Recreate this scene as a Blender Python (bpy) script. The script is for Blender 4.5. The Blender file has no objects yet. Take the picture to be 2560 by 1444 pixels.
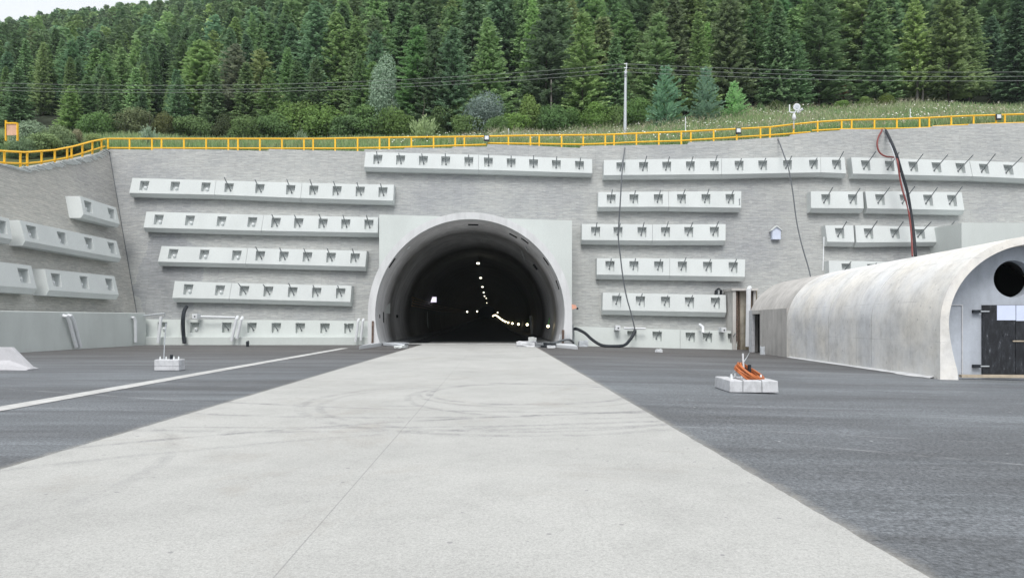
import bpy, bmesh, math, random
import numpy as np
from mathutils import Vector, Matrix
from mathutils.geometry import tessellate_polygon
R = math.radians
S = bpy.context.scene
COL = S.collection
rng = np.random.default_rng(7)
random.seed(7)

# ------------------------------------------------------------------ camera
F, CX, HY, CH = 1707.0, 1280.0, 807.0, 1.5      # focal length in photo pixels, centre, horizon row, eye height
cd = bpy.data.cameras.new("camera"); cam = bpy.data.objects.new("camera", cd); COL.objects.link(cam)
cam.location = (0, 0, CH); cam.rotation_euler = (R(90), 0, 0)
cd.sensor_width = 36; cd.lens = 36*F/2560; cd.shift_y = (HY-722)/2560
cd.clip_end = 3000; cd.clip_start = 0.1
S.camera = cam
# ------------------------------------------------------------------ light
EXPOSURE = 0.74
HAZE = 0.00022
SUN_EL, SUN_ROT = 54, 188
w = bpy.data.worlds.new("World"); S.world = w; w.use_nodes = True
nt = w.node_tree; nt.nodes.clear()
sky = nt.nodes.new("ShaderNodeTexSky"); sky.sky_type = 'NISHITA'; sky.sun_disc = False
sky.sun_elevation = R(SUN_EL); sky.sun_rotation = R(SUN_ROT)
sky.air_density = 1.0; sky.dust_density = 5.0; sky.ozone_density = 1.0
hs = nt.nodes.new("ShaderNodeHueSaturation"); hs.inputs['Saturation'].default_value = 0.16
cl = nt.nodes.new("ShaderNodeMixRGB"); cl.inputs[0].default_value = 0.72
cl.inputs[2].default_value = (6.9, 7.2, 7.6, 1)           # even cloud cover in front of the blue
bg = nt.nodes.new("ShaderNodeBackground"); bg.inputs[1].default_value = 0.1
wo = nt.nodes.new("ShaderNodeOutputWorld")
nt.links.new(sky.outputs[0], hs.inputs['Color']); nt.links.new(hs.outputs[0], cl.inputs[1])
nt.links.new(cl.outputs[0], bg.inputs[0]); nt.links.new(bg.outputs[0], wo.inputs[0])
sd = bpy.data.lights.new("sun", 'SUN'); so = bpy.data.objects.new("sun", sd); COL.objects.link(so)
sd.energy = 1.5; sd.angle = R(26); sd.color = (1.0, 0.97, 0.93)
so.rotation_euler = (R(90-SUN_EL), 0, R(180-SUN_ROT)+R(0))
S.view_settings.view_transform = 'Standard'; S.view_settings.look = 'None'
S.view_settings.exposure = EXPOSURE; S.view_settings.gamma = 1; S.view_settings.use_curve_mapping = False
S.cycles.use_denoising = True
S.cycles.max_bounces = 8

# ------------------------------------------------------------------ helpers
C0 = Vector((0, 0, CH))
def ray(px, py): return Vector(((px-CX)/F, 1.0, (HY-py)/F))
def U(px, py, Y): return C0 + ray(px, py)*Y               # point seen at a pixel, at depth Y
def hit(px, py, O, n, off=0.0):
    d = ray(px, py); t = ((O + n*off - C0).dot(n))/d.dot(n); return C0 + d*t
STRIP_R = lambda Y: 2.55 - 0.0252*Y
STRIP_L = lambda Y: -5.05 - 0.0252*Y
def gz(X, Y):                                              # ground height: the right side falls away gently
    return -0.024*min(max(0.0, X-(STRIP_R(Y)+0.1)), 22.0)
def G(px, py):                                             # where a pixel meets the ground
    Y = CH*F/(py-HY)
    for _ in range(12):
        X = (px-CX)/F*Y; Y = (CH-gz(X, Y))*F/(py-HY)
    X = (px-CX)/F*Y
    return Vector((X, Y, gz(X, Y)))

class MB:
    def __init__(s): s.v = []; s.f = []
    def add(s, vs, fs):
        o = len(s.v); s.v += [tuple(v) for v in vs]; s.f += [tuple(i+o for i in f) for f in fs]; return s
    def box(s, x0, x1, y0, y1, z0, z1, M=None):
        vs = [Vector((x, y, z)) for z in (z0, z1) for y in (y0, y1) for x in (x0, x1)]
        if M is not None: vs = [M @ v for v in vs]
        return s.add(vs, [(0,2,3,1),(4,5,7,6),(0,1,5,4),(2,6,7,3),(0,4,6,2),(1,3,7,5)])
    def hexa(s, a, b):                                     # two quads (front a, back b)
        return s.add(list(a)+list(b), [(0,1,2,3),(7,6,5,4),(0,4,5,1),(1,5,6,2),(2,6,7,3),(3,7,4,0)])
    def tube(s, pts, r, n=8, cap=True):
        pts = [Vector(p) for p in pts]; o = len(s.v); rr = r if isinstance(r, (list, tuple)) else [r]*len(pts)
        up = None
        for i, p in enumerate(pts):
            t = (pts[min(i+1, len(pts)-1)] - pts[max(i-1, 0)]).normalized()
            if up is None: up = Vector((0,0,1)) if abs(t.z) < .9 else Vector((1,0,0))
            a = t.cross(up).normalized(); b = a.cross(t).normalized(); up = b
            for k in range(n):
                an = 2*math.pi*k/n
                s.v.append(tuple(p + (a*math.cos(an)+b*math.sin(an))*rr[i]))
        for i in range(len(pts)-1):
            for k in range(n):
                k2 = (k+1) % n
                s.f.append((o+i*n+k, o+i*n+k2, o+(i+1)*n+k2, o+(i+1)*n+k))
        if cap:
            s.f.append(tuple(o+k for k in range(n))[::-1]); e = o+(len(pts)-1)*n
            s.f.append(tuple(e+k for k in range(n)))
        return s
    def cyl(s, a, b, r, n=10, r2=None):
        return s.tube([a, b], [r, r if r2 is None else r2], n)
    def plate(s, outer, holes, fn, back):                  # flat shape with holes, given thickness
        loops = [outer]+list(holes); P2 = [p for l in loops for p in l]
        tris = tessellate_polygon([[Vector((p[0], p[1], 0)) for p in l] for l in loops])
        fr = [Vector(fn(*p)) for p in P2]; bk = [p + Vector(back) for p in fr]; n = len(P2)
        fs = [tuple(t) for t in tris] + [tuple(i+n for i in reversed(t)) for t in tris]
        o = 0
        for l in loops:
            m = len(l)
            for i in range(m):
                j = (i+1) % m; fs.append((o+i, o+j, o+j+n, o+i+n))
            o += m
        return s.add(fr+bk, fs)
    def build(s, name, mat, parent=None, smooth=False, fix=True, bevel=0):
        me = bpy.data.meshes.new(name); me.from_pydata(s.v, [], s.f)
        if mat is not None: me.materials.append(mat)
        if fix:
            bm = bmesh.new(); bm.from_mesh(me); bmesh.ops.recalc_face_normals(bm, faces=bm.faces)
            bm.to_mesh(me); bm.free()
        if smooth:
            me.polygons.foreach_set('use_smooth', [True]*len(me.polygons)); me.set_sharp_from_angle(angle=R(40))
        ob = bpy.data.objects.new(name, me); COL.objects.link(ob)
        if parent is not None: attach(ob, parent)
        if bevel:
            m = ob.modifiers.new('edge', 'BEVEL'); m.width = bevel; m.segments = 2; m.limit_method = 'ANGLE'
        return ob
def attach(ob, parent):                                    # meshes are made in world space: keep them there
    ob.parent = parent
    ob.matrix_parent_inverse = Matrix.Translation(parent_loc(parent)).inverted()
def parent_loc(p):
    v = Vector(p.location)
    return v
def thing(name, label, cat, loc=(0,0,0), group=None):
    o = bpy.data.objects.new(name, None); o.empty_display_size = .2; o.location = loc; COL.objects.link(o)
    return tag(o, label, cat, group)
def tag(o, label, cat, group=None, kind=None):
    o['label'] = label; o['category'] = cat
    if group: o['group'] = group
    o['kind'] = kind or 'thing'
    return o
def struct(o): o['kind'] = 'structure'; return o

# ------------------------------------------------------------------ materials
class NT:
    def __init__(s, name):
        s.m = bpy.data.materials.new(name); s.m.use_nodes = True; s.t = s.m.node_tree; s.t.nodes.clear()
        s.out = s.n('ShaderNodeOutputMaterial'); s.b = s.n('ShaderNodeBsdfPrincipled'); s.l(s.b.outputs[0], s.out.inputs[0])
    def n(s, k, **kw):
        x = s.t.nodes.new(k)
        for a, v in kw.items(): setattr(x, a, v)
        return x
    def l(s, a, b): s.t.links.new(a, b)
    def pos(s, scale=(1,1,1), obj=False):
        g = s.n('ShaderNodeTexCoord').outputs['Object'] if obj else s.n('ShaderNodeNewGeometry').outputs['Position']
        m = s.n('ShaderNodeMapping'); m.inputs['Scale'].default_value = scale; s.l(g, m.inputs[0]); return m.outputs[0]
    def noise(s, scale, det=4, rough=.55, vec=None, dist=0):
        x = s.n('ShaderNodeTexNoise'); x.inputs['Scale'].default_value = scale; x.inputs['Detail'].default_value = det
        x.inputs['Roughness'].default_value = rough; x.inputs['Distortion'].default_value = dist
        s.l(vec if vec is not None else s.n('ShaderNodeNewGeometry').outputs['Position'], x.inputs['Vector'])
        return x.outputs['Fac']
    def ramp(s, fac, stops):
        x = s.n('ShaderNodeValToRGB'); e = x.color_ramp.elements
        while len(e) < len(stops): e.new(.5)
        for i, (p, c) in enumerate(stops):
            e[i].position = p; c = (c,)*3 if not hasattr(c, '__len__') else c; e[i].color = (*c, 1)
        s.l(fac, x.inputs[0]); return x.outputs[0]
    def mix(s, fac, a, b, mode='MIX'):
        x = s.n('ShaderNodeMixRGB', blend_type=mode)
        for i, v in enumerate((fac, a, b)):
            if hasattr(v, 'is_linked') or hasattr(v, 'links'): s.l(v, x.inputs[i])
            elif hasattr(v, '__len__'): x.inputs[i].default_value = (*v, 1)
            else: x.inputs[i].default_value = v if i == 0 else (v, v, v, 1)
        return x.outputs[0]
    def math(s, op, a, b=None, c=None):
        x = s.n('ShaderNodeMath', operation=op)
        for i, v in enumerate((a, b, c)):
            if v is None: continue
            if hasattr(v, 'links'): s.l(v, x.inputs[i])
            else: x.inputs[i].default_value = v
        return x.outputs[0]
    def sep(s, v):
        x = s.n('ShaderNodeSeparateXYZ'); s.l(v, x.inputs[0]); return x.outputs
    def comb(s, a, b, c=0.0):
        x = s.n('ShaderNodeCombineXYZ')
        for i, v in enumerate((a, b, c)):
            if hasattr(v, 'links'): s.l(v, x.inputs[i])
            else: x.inputs[i].default_value = v
        return x.outputs[0]
    def bump(s, h, strength=.3, dist=.02):
        x = s.n('ShaderNodeBump'); x.inputs['Strength'].default_value = strength; x.inputs['Distance'].default_value = dist
        s.l(h, x.inputs['Height']); s.l(x.outputs[0], s.b.inputs['Normal'])
    def done(s, col, rough=.85, spec=.3, metal=0.0):
        if hasattr(col, 'links'): s.l(col, s.b.inputs['Base Color'])
        else: s.b.inputs['Base Color'].default_value = (*col, 1)
        if hasattr(rough, 'links'): s.l(rough, s.b.inputs['Roughness'])
        else: s.b.inputs['Roughness'].default_value = rough
        s.b.inputs['Specular IOR Level'].default_value = spec; s.b.inputs['Metallic'].default_value = metal
        return s.m

def plain(name, col, rough=.6, var=.12, scale=6, metal=0.0, spec=.3, bump=0):
    t = NT(name); f = t.noise(scale, 5)
    c = t.mix(1.0, t.ramp(f, [(.3, 1-var), (.7, 1+var)]), col, 'MULTIPLY')
    if bump: t.bump(t.noise(scale*8, 3), bump, .01)
    return t.done(c, rough, spec, metal)
def concrete(name, col, stain=.16, blot=.1, vs=(2.2, 2.2, .22), bump=.15, pores=True, rough=.85):
    t = NT(name)
    f1 = t.noise(.5, 6, .6); f2 = t.noise(1.0, 5, .65, t.pos(vs)); f3 = t.noise(14, 4, .6)
    c = t.mix(1.0, t.ramp(f1, [(.3, 1-blot), (.7, 1+blot*.6)]), col, 'MULTIPLY')
    c = t.mix(1.0, c, t.ramp(f2, [(.3, 1-stain), (.55, 1.0), (.8, 1.03)]), 'MULTIPLY')
    c = t.mix(1.0, c, t.ramp(f3, [(.3, .96), (.7, 1.03)]), 'MULTIPLY')
    if pores: t.bump(f3, bump, .015)
    return t.done(c, rough, .25)

M = {}
M['beam'] = concrete('beam_concrete', (.565, .595, .59), .05, .04, (.5, .5, .3))
M['plinth'] = concrete('plinth_concrete', (.54, .575, .56), .08, .05, (.8, .8, .2))
M['panel'] = concrete('panel_concrete', (.53, .565, .55), .05, .03, (.8, .8, .2))
M['ring'] = concrete('ring_concrete', (.60, .61, .62), .15, .08)
M['shell'] = concrete('shell_concrete', (.60, .60, .59), .14, .13, (1.6, 1.6, .22), .3)
t = NT('shell_concrete'); P = t.sep(t.n('ShaderNodeNewGeometry').outputs['Position'])
f1 = t.noise(.75, 9, .72); f2 = t.noise(1, 6, .7, t.pos((1.2, 1.2, .16))); f3 = t.noise(3.2, 7, .75); f4 = t.noise(.35, 4, .6)
c = t.mix(1.0, t.ramp(f1, [(.32, .78), (.5, .98), (.68, 1.10)]), (.71, .705, .68), 'MULTIPLY')
c = t.mix(1.0, c, t.ramp(f2, [(.32, .89), (.5, 1.0), (.7, 1.04)]), 'MULTIPLY')
c = t.mix(1.0, c, t.ramp(f3, [(.30, .86), (.5, 1.0), (.7, 1.05)]), 'MULTIPLY')
c = t.mix(1.0, c, t.ramp(f4, [(.35, (.93, .95, 1.0)), (.65, (1.03, 1.0, .96))]), 'MULTIPLY')
ln = t.math('ABSOLUTE', t.math('SUBTRACT', t.math('FRACT', t.math('DIVIDE', t.math('ADD', P[2], .42), 1.32)), .5))
ln2 = t.math('ABSOLUTE', t.math('SUBTRACT', t.math('FRACT', t.math('DIVIDE', P[1], 2.12)), .5))
gate = t.ramp(t.noise(.9, 3), [(.42, 0), (.6, .4)])
c = t.mix(t.math('MULTIPLY', t.math('MAXIMUM', t.ramp(ln, [(.488, 0), (.496, 1)]), t.ramp(ln2, [(.489, 0), (.496, 1)])), gate), c, (.33, .33, .33))
vo = t.n('ShaderNodeTexVoronoi'); vo.inputs['Scale'].default_value = 2.4; t.l(t.n('ShaderNodeNewGeometry').outputs['Position'], vo.inputs['Vector'])
c = t.mix(t.ramp(t.math('ADD', vo.outputs['Distance'], t.math('MULTIPLY', f3, .25)), [(.20, .45), (.24, 0)]), c, (.34, .34, .33))
t.bump(f3, .35, .02); M['shell'] = t.done(c, .88, .25)
M['old'] = concrete('old_shell_concrete', (.50, .485, .465), .24, .22, (2.5, 2.5, .5), .5)
M['bulkhead'] = concrete('bulkhead_concrete', (.44, .475, .53), .22, .18, (1.5, 1.5, .5))
M['block'] = concrete('block_concrete', (.54, .55, .57), .22, .16, (6, 6, 4), .5)
M['barrier'] = concrete('barrier_concrete', (.47, .47, .49), .1, .1, (3, 3, 3), .4)
M['yellow'] = plain('yellow_paint', (.85, .485, .03), .45, .08, 3)
M['white'] = plain('white_pvc', (.62, .64, .66), .4, .04, 3)
M['steel'] = plain('dull_steel', (.25, .27, .28), .5, .2, 9, .5)
M['galv'] = plain('galvanised_steel', (.50, .53, .56), .5, .1, 9, .3)
M['cap'] = plain('grease_cap', (.70, .73, .74), .4, .1, 9)
M['black'] = plain('black_rubber', (.018, .022, .028), .5, .15, 9)
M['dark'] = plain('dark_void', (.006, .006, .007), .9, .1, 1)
M['red'] = plain('red_hose', (.20, .05, .045), .5, .15, 5)
M['wire'] = plain('grey_cable', (.11, .12, .13), .6, .1, 5)
M['oldwire'] = plain('weathered_wire', (.26, .28, .27), .6, .1, 3)
M['rust'] = plain('rusty_steel', (.12, .082, .066), .8, .45, 8)
M['orange'] = plain('orange_cable', (.46, .145, .05), .5, .3, 12)
M['wood'] = plain('raw_wood', (.42, .36, .28), .8, .2, 5)
M['salmon'] = plain('salmon_plastic', (.75, .38, .27), .5, .1, 5)
M['green'] = plain('green_cord', (.08, .42, .09), .6, .1, 5)
M['kerb'] = concrete('kerb_concrete', (.20, .21, .22), .2, .2)

def stone(name, axis):                                     # split-face stone courses
    t = NT(name); s = t.sep(t.n('ShaderNodeNewGeometry').outputs['Position'])
    wob = t.noise(.35, 2); z = t.math('ADD', s[2], t.math('MULTIPLY', wob, .35))
    v = t.comb(s[axis], z)
    b = t.n('ShaderNodeTexBrick'); t.l(v, b.inputs['Vector'])
    b.inputs['Scale'].default_value = 1; b.inputs['Brick Width'].default_value = .62; b.inputs['Row Height'].default_value = .115
    b.inputs['Mortar Size'].default_value = .008; b.inputs['Mortar Smooth'].default_value = .3
    b.inputs['Color1'].default_value = (.345, .362, .366, 1); b.inputs['Color2'].default_value = (.41, .422, .42, 1)
    b.inputs['Mortar'].default_value = (.30, .30, .30, 1); b.offset_frequency = 2; b.squash = .8
    st = t.noise(1.0, 4, .7, t.comb(t.math('MULTIPLY', s[axis], 1.1), t.math('MULTIPLY', z, 8.5)))
    sp = t.noise(1.0, 3, .6, t.comb(t.math('MULTIPLY', s[axis], 3.0), t.math('MULTIPLY', z, 15.0)))
    big = t.noise(.11, 5, .6)
    c = t.mix(1.0, b.outputs['Color'], t.ramp(st, [(.28, .84), (.5, 1.0), (.72, 1.17)]), 'MULTIPLY')
    c = t.mix(1.0, c, t.ramp(sp, [(.35, .9), (.64, 1.05), (.74, 1.35)]), 'MULTIPLY')
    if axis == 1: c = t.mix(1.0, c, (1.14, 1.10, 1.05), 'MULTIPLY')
    c = t.mix(1.0, c, t.ramp(big, [(.3, (.80, .80, .82)), (.5, (1, .99, .97)), (.7, (1.08, 1.07, 1.04))]), 'MULTIPLY')
    if axis == 0:                                          # damp patch low in the corner
        dx = t.math('MULTIPLY', t.math('ADD', s[0], 24.6), .28); dz = t.math('MULTIPLY', t.math('SUBTRACT', s[2], 4.6), .2)
        q = t.math('ADD', t.math('ADD', t.math('MULTIPLY', dx, dx), t.math('MULTIPLY', dz, dz)), t.math('MULTIPLY', t.noise(.5, 5, .65), 1.1))
        c = t.mix(1.0, c, t.ramp(q, [(.55, (.66, .67, .70)), (1.0, (.86, .87, .90)), (1.35, (1, 1, 1))]), 'MULTIPLY')
    t.bump(t.math('ADD', st, t.math('MULTIPLY', b.outputs['Fac'], -.5)), .5, .05)
    return t.done(c, .9, .2)
M['stone_x'] = stone('stone_courses_front', 0); M['stone_y'] = stone('stone_courses_side', 1)

# road concrete with tyre scuffs of their own shape
t = NT('pavement_concrete'); P = t.sep(t.n('ShaderNodeNewGeometry').outputs['Position'])
f = t.noise(.28, 6, .6); g = t.noise(42, 7, .80); g2 = t.noise(110, 3, .7); pit = t.noise(9, 2, .4)
c = t.mix(1.0, t.ramp(f, [(.3, .88), (.5, 1.0), (.7, 1.07)]), (.415, .415, .40), 'MULTIPLY')
c = t.mix(1.0, c, t.ramp(g, [(.34, .78), (.5, 1.0), (.66, 1.14)]), 'MULTIPLY')
c = t.mix(1.0, c, t.ramp(g2, [(.25, .70), (.5, 1.0), (.75, 1.2)]), 'MULTIPLY')
vo = t.n('ShaderNodeTexVoronoi'); vo.inputs['Scale'].default_value = 3.2; vo.inputs['Randomness'].default_value = 1
t.l(t.comb(P[0], P[1]), vo.inputs['Vector'])
c = t.mix(t.ramp(t.math('ADD', vo.outputs['Distance'], t.math('MULTIPLY', pit, .11)), [(.108, .7), (.125, 0)]), c, (.22, .22, .225))
bro = t.noise(2.3, 4, .7)
tread = t.noise(26, 1)
for (cx, cy, r, wd, st) in [(0.1, 13.0, 3.95, .12, .26), (0.1, 13.0, 3.62, .10, .20), (.35, 14.6, 2.1, .10, .42), (.5, 14.5, 2.45, .08, .25),
                            (1.2, 14.0, 3.3, .10, .22), (-3.0, 32.0, 22.6, .13, .28), (-3.0, 32.0, 22.25, .08, .24), (4.5, -4, 15.6, .11, .35),
                            (4.5, -4, 14.6, .11, .20), (-2, 22, 11.2, .12, .28), (-2, 22, 9.7, .12, .2), (-9, 6, 5.4, .11, .16), (2.0, 30, 18.6, .1, .25)]:
    d = t.math('SQRT', t.math('ADD', t.math('POWER', t.math('SUBTRACT', P[0], cx), 2), t.math('POWER', t.math('SUBTRACT', P[1], cy), 2)))
    k = t.ramp(t.math('ABSOLUTE', t.math('SUBTRACT', d, r)), [(0, 1), (wd*.6, .7), (wd, 0)])
    k = t.math('MULTIPLY', t.math('MULTIPLY', k, t.ramp(bro, [(.38, 0), (.62, 1)])), t.ramp(tread, [(.3, .3), (.6, 1)]))
    c = t.mix(t.math('MULTIPLY', k, min(.9, st*2.6)), c, (.20, .20, .205))
seam = t.math('ABSOLUTE', t.math('ADD', t.math('ADD', P[0], 1.30), t.math('MULTIPLY', P[1], .0252)))
c = t.mix(t.ramp(seam, [(.003, .6), (.007, 0)]), c, (.2, .2, .2))
mott = t.noise(1.4, 6, .7)
c = t.mix(1.0, c, t.ramp(mott, [(.3, .91), (.5, 1.0), (.7, 1.04)]), 'MULTIPLY')
st2 = t.noise(.33, 5, .75, None, 1.5)
c = t.mix(t.ramp(st2, [(.54, 0), (.68, .33)]), c, (.30, .275, .245))
t.bump(t.math('ADD', t.math('MULTIPLY', g2, .6), g), .35, .006)
M['road'] = t.done(c, .88, .25)

t = NT('asphalt'); P = t.sep(t.n('ShaderNodeNewGeometry').outputs['Position'])
f = t.noise(1.0, 5, .6, t.pos((.09, .5, 1)), .6); f2 = t.noise(1, 6, .7, t.pos((.22, 2.2, 1)), .8); g = t.noise(26, 9, .84)
c = t.ramp(f, [(.3, (.082, .085, .090)), (.5, (.122, .131, .142)), (.72, (.180, .197, .212))])
c = t.mix(1.0, c, t.ramp(f2, [(.3, .74), (.55, 1.0), (.72, 1.35)]), 'MULTIPLY')
c = t.mix(1.0, c, t.ramp(g, [(.36, .30), (.5, 1.0), (.64, 1.9)]), 'MULTIPLY')
far = t.ramp(t.math('DIVIDE', P[1], 50), [(.40, (1, 1, 1)), (.75, (.74, .66, .60))])   # the older, browner mat by the walls
c = t.mix(1.0, c, far, 'MULTIPLY')
bro = t.noise(1.3, 4, .7)
for (a, b_, d0, wd, st) in [(.42, .907, 9.3, .05, .5), (.30, .95, 13.4, .07, .25), (-.1, .995, 17.8, .08, .3), (.2, .98, 10.2, .05, .28), (.62, .785, 20.5, .06, .3), (.05, .998, 24.0, .09, .25)]:
    d = t.math('ABSOLUTE', t.math('SUBTRACT', t.math('ADD', t.math('MULTIPLY', P[0], a), t.math('MULTIPLY', P[1], b_)), d0))
    k = t.math('MULTIPLY', t.ramp(d, [(0, 1), (wd, 0)]), t.ramp(bro, [(.42, 0), (.6, 1)]))
    c = t.mix(t.math('MULTIPLY', k, st), c, (.40, .40, .41))
vo = t.n('ShaderNodeTexVoronoi'); vo.inputs['Scale'].default_value = 1.9; t.l(t.comb(P[0], P[1]), vo.inputs['Vector'])
c = t.mix(t.ramp(t.math('ADD', vo.outputs['Distance'], t.math('MULTIPLY', t.noise(7, 2), .12)), [(.082, .8), (.095, 0)]), c, (.5, .5, .5))
for sg, off in ((1, 2.55), (-1, -5.05)):                   # dust lying along the slab edges
    e = t.math('MULTIPLY', t.math('SUBTRACT', t.math('ADD', P[0], t.math('MULTIPLY', P[1], .0252)), off), sg)
    e = t.math('ADD', t.math('ADD', e, .5), t.math('MULTIPLY', t.noise(5, 5, .7), -.30))
    c = t.mix(t.ramp(e, [(.0, 0), (.2, 0), (.30, .7), (.38, .3), (.50, 0)]), c, (.36, .34, .30))
t.bump(g, .5, .008)
M['asphalt'] = t.done(c, t.ramp(f2, [(.3, .62), (.7, .8)]), .4)
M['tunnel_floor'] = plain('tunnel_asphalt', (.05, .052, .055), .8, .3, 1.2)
M['line'] = concrete('line_paint', (.52, .52, .51), .25, .15, (4, 4, 4), .2)

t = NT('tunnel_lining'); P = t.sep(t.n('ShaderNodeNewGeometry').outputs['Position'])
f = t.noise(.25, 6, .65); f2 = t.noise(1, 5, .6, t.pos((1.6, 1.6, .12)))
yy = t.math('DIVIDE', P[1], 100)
base = t.ramp(yy, [(.50, (.70, .70, .71)), (.505, (.62, .62, .62)), (.60, (.52, .52, .52)), (.85, (.14, .13, .12))])  # darkens with depth: the fading daylight is put into the lining colour
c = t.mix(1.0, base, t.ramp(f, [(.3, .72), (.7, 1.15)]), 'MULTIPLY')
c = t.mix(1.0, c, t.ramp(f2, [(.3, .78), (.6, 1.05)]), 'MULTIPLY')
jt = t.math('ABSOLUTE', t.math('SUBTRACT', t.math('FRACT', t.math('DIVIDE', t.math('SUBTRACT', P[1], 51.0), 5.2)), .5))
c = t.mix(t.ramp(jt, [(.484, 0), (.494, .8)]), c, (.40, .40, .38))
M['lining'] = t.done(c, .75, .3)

t = NT('stained_concrete'); f = t.noise(1, 5, .6, t.pos((3.2, 3.2, .16))); f2 = t.noise(1.6, 4)
c = t.ramp(f, [(.32, (.06, .05, .03)), (.45, (.19, .16, .10)), (.55, (.36, .33, .27)), (.7, (.48, .45, .40))])
c = t.mix(1.0, c, t.ramp(f2, [(.3, .6), (.7, 1.1)]), 'MULTIPLY'); M['stained'] = t.done(c, .9)

t = NT('scratched_black_panel'); f = t.noise(1.0, 5, .75, t.pos((9, 9, 3))); f2 = t.noise(1.2, 2)
c = t.ramp(f, [(.45, (.012, .013, .016)), (.62, (.03, .033, .04)), (.70, (.20, .21, .23))])
M['blackpanel'] = t.done(c, t.ramp(f2, [(.3, .25), (.7, .5)]), .4)

def leafmat(name, transl=.4, attr=False):
    t = NT(name)
    oi = t.n('ShaderNodeObjectInfo')
    if attr:
        a = t.n('ShaderNodeAttribute', attribute_name='tint'); base = a.outputs['Color']
    else:
        base = t.mix(1.0, oi.outputs['Color'], t.ramp(oi.outputs['Random'], [(0, (.80, .84, .86)), (.5, (1, 1, 1)), (1, (1.12, 1.14, 1.02))]), 'MULTIPLY')
    a2 = t.n('ShaderNodeAttribute', attribute_name='leaf')
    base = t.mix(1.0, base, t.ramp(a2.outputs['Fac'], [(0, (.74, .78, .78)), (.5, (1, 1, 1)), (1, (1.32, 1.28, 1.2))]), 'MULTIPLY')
    t.done(base, .75, .15)
    tr = t.n('ShaderNodeBsdfTranslucent'); t.l(base, tr.inputs[0])
    mx = t.n('ShaderNodeMixShader'); mx.inputs[0].default_value = transl
    t.l(t.b.outputs[0], mx.inputs[1]); t.l(tr.outputs[0], mx.inputs[2]); t.l(mx.outputs[0], t.out.inputs[0])
    return t.m
M['needle'] = leafmat('needles'); M['leaf'] = leafmat('leaves', .3); M['mass'] = leafmat('forest_needles', .4, True); M['grassblade'] = leafmat('grass_blades', .35, True)
M['bark'] = plain('bark', (.10, .085, .07), .9, .3, 3)
M['soil'] = plain('hill_soil', (.028, .036, .02), .95, .4, .4)
t = NT('meadow_soil'); f = t.noise(.3, 5, .6); M['meadow'] = t.done(t.ramp(f, [(.3, (.05, .075, .03)), (.7, (.11, .12, .06))]), .95, .1)

# ------------------------------------------------------------------ wall planes
OM = Vector((0, 48.0, 0)); NM = Vector((0, -1, .2)).normalized(); VM = Vector((0, .2, 1)).normalized(); UM = Vector((1, 0, 0))
OW = Vector((-26.0, 0, 0)); NW = Vector((1, 0, .28)).normalized(); VW = Vector((-.28, 0, 1)).normalized(); UW = Vector((0, 1, 0))
PLM = (OM, NM); PLW = (OW, NW)
TOPM = [(268,373),(382,375),(383.5,372),(520,374),(660,377),(671,377),(672,372.5),(750,375),(910,378),(912,374),(1010,373),(1012,370),(1130,370),(1132,367),
        (1217,367),(1219,361),(1330,364),(1450,370),(1452,365),(1560,363),(1720,361),(1722,355),(1840,351),(1842,350),(1842,350),(1974,341),(1976,337),(2030,331),(2100,326),
        (2102,323),(2220,323.5),(2330,318),(2332,315),(2420,313),(2424,310),(2560,307),(2900,300)]
TOPW = [(268,372),(245,386),(200,397),(150,406),(100,415),(50,421),(0,411),(-120,405),(-700,380)]
topm = [hit(x, y, OM, NM) for x, y in TOPM]
topw = [hit(x, y, OW, NW) for x, y in TOPW]
corner_x = -26.0 - .28*0
def interp(pts, k, val, out):
    p = sorted(pts, key=lambda q: q[k])
    if val <= p[0][k]: return p[0][out]
    for a, b in zip(p, p[1:]):
        if val <= b[k]: return a[out] + (b[out]-a[out])*(val-a[k])/max(1e-9, b[k]-a[k])
    return p[-1][out]
# main wall: plate in (X, z), hole for the tunnel
def fm(X, z): return (X, 48.0+.2*z, z)
TX0, TR0, TZ = -2.74, 6.18, 2.05
cornerTop = topm[0]
out = [(-26.0, -.8)] + [(p.x, p.z) for p in topm if True] + [(topm[-1].x, -.8)]
dedup = [out[0]]
for p in out[1:]:
    if abs(p[0]-dedup[-1][0]) + abs(p[1]-dedup[-1][1]) > .02: dedup.append(p)
hole = [(TX0-.15 + 6.4*math.cos(a), TZ+6.4*math.sin(a)) for a in np.linspace(R(-18), R(198), 40)]
wall = thing('retaining_wall', 'tall grey split-stone retaining wall leaning back around the tunnel mouth', 'retaining wall', (0, 48, 0))
MB().plate(dedup, [hole], fm, (0, .7, 0)).build('stone_face', M['stone_x'], wall)
# side wall
def fw(Y, z): return (-26.0-.28*z, Y, z)
outw = [(48.6+.2*14, -.8)]
pw = [(p.y, p.z) for p in topw]
pw[0] = (cornerTop.y+.25, cornerTop.z)
out2 = [(48.2, -.8)] + pw + [(pw[-1][0], -.8)]
wing = thing('side_retaining_wall', 'grey split-stone retaining wall running forward from the corner at far left', 'retaining wall', (-26, 40, 0))
MB().plate(out2, [], fw, (-.7, 0, 0)).build('stone_face', M['stone_y'], wing)
# joint line at the corner
MB().tube([Vector((-26.02-.28*z, 47.97+.2*z, z)) for z in (1.9, 6, 10, cornerTop.z-.02)], .05, 6).build('corner_joint', M['wire'], wall)
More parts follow.
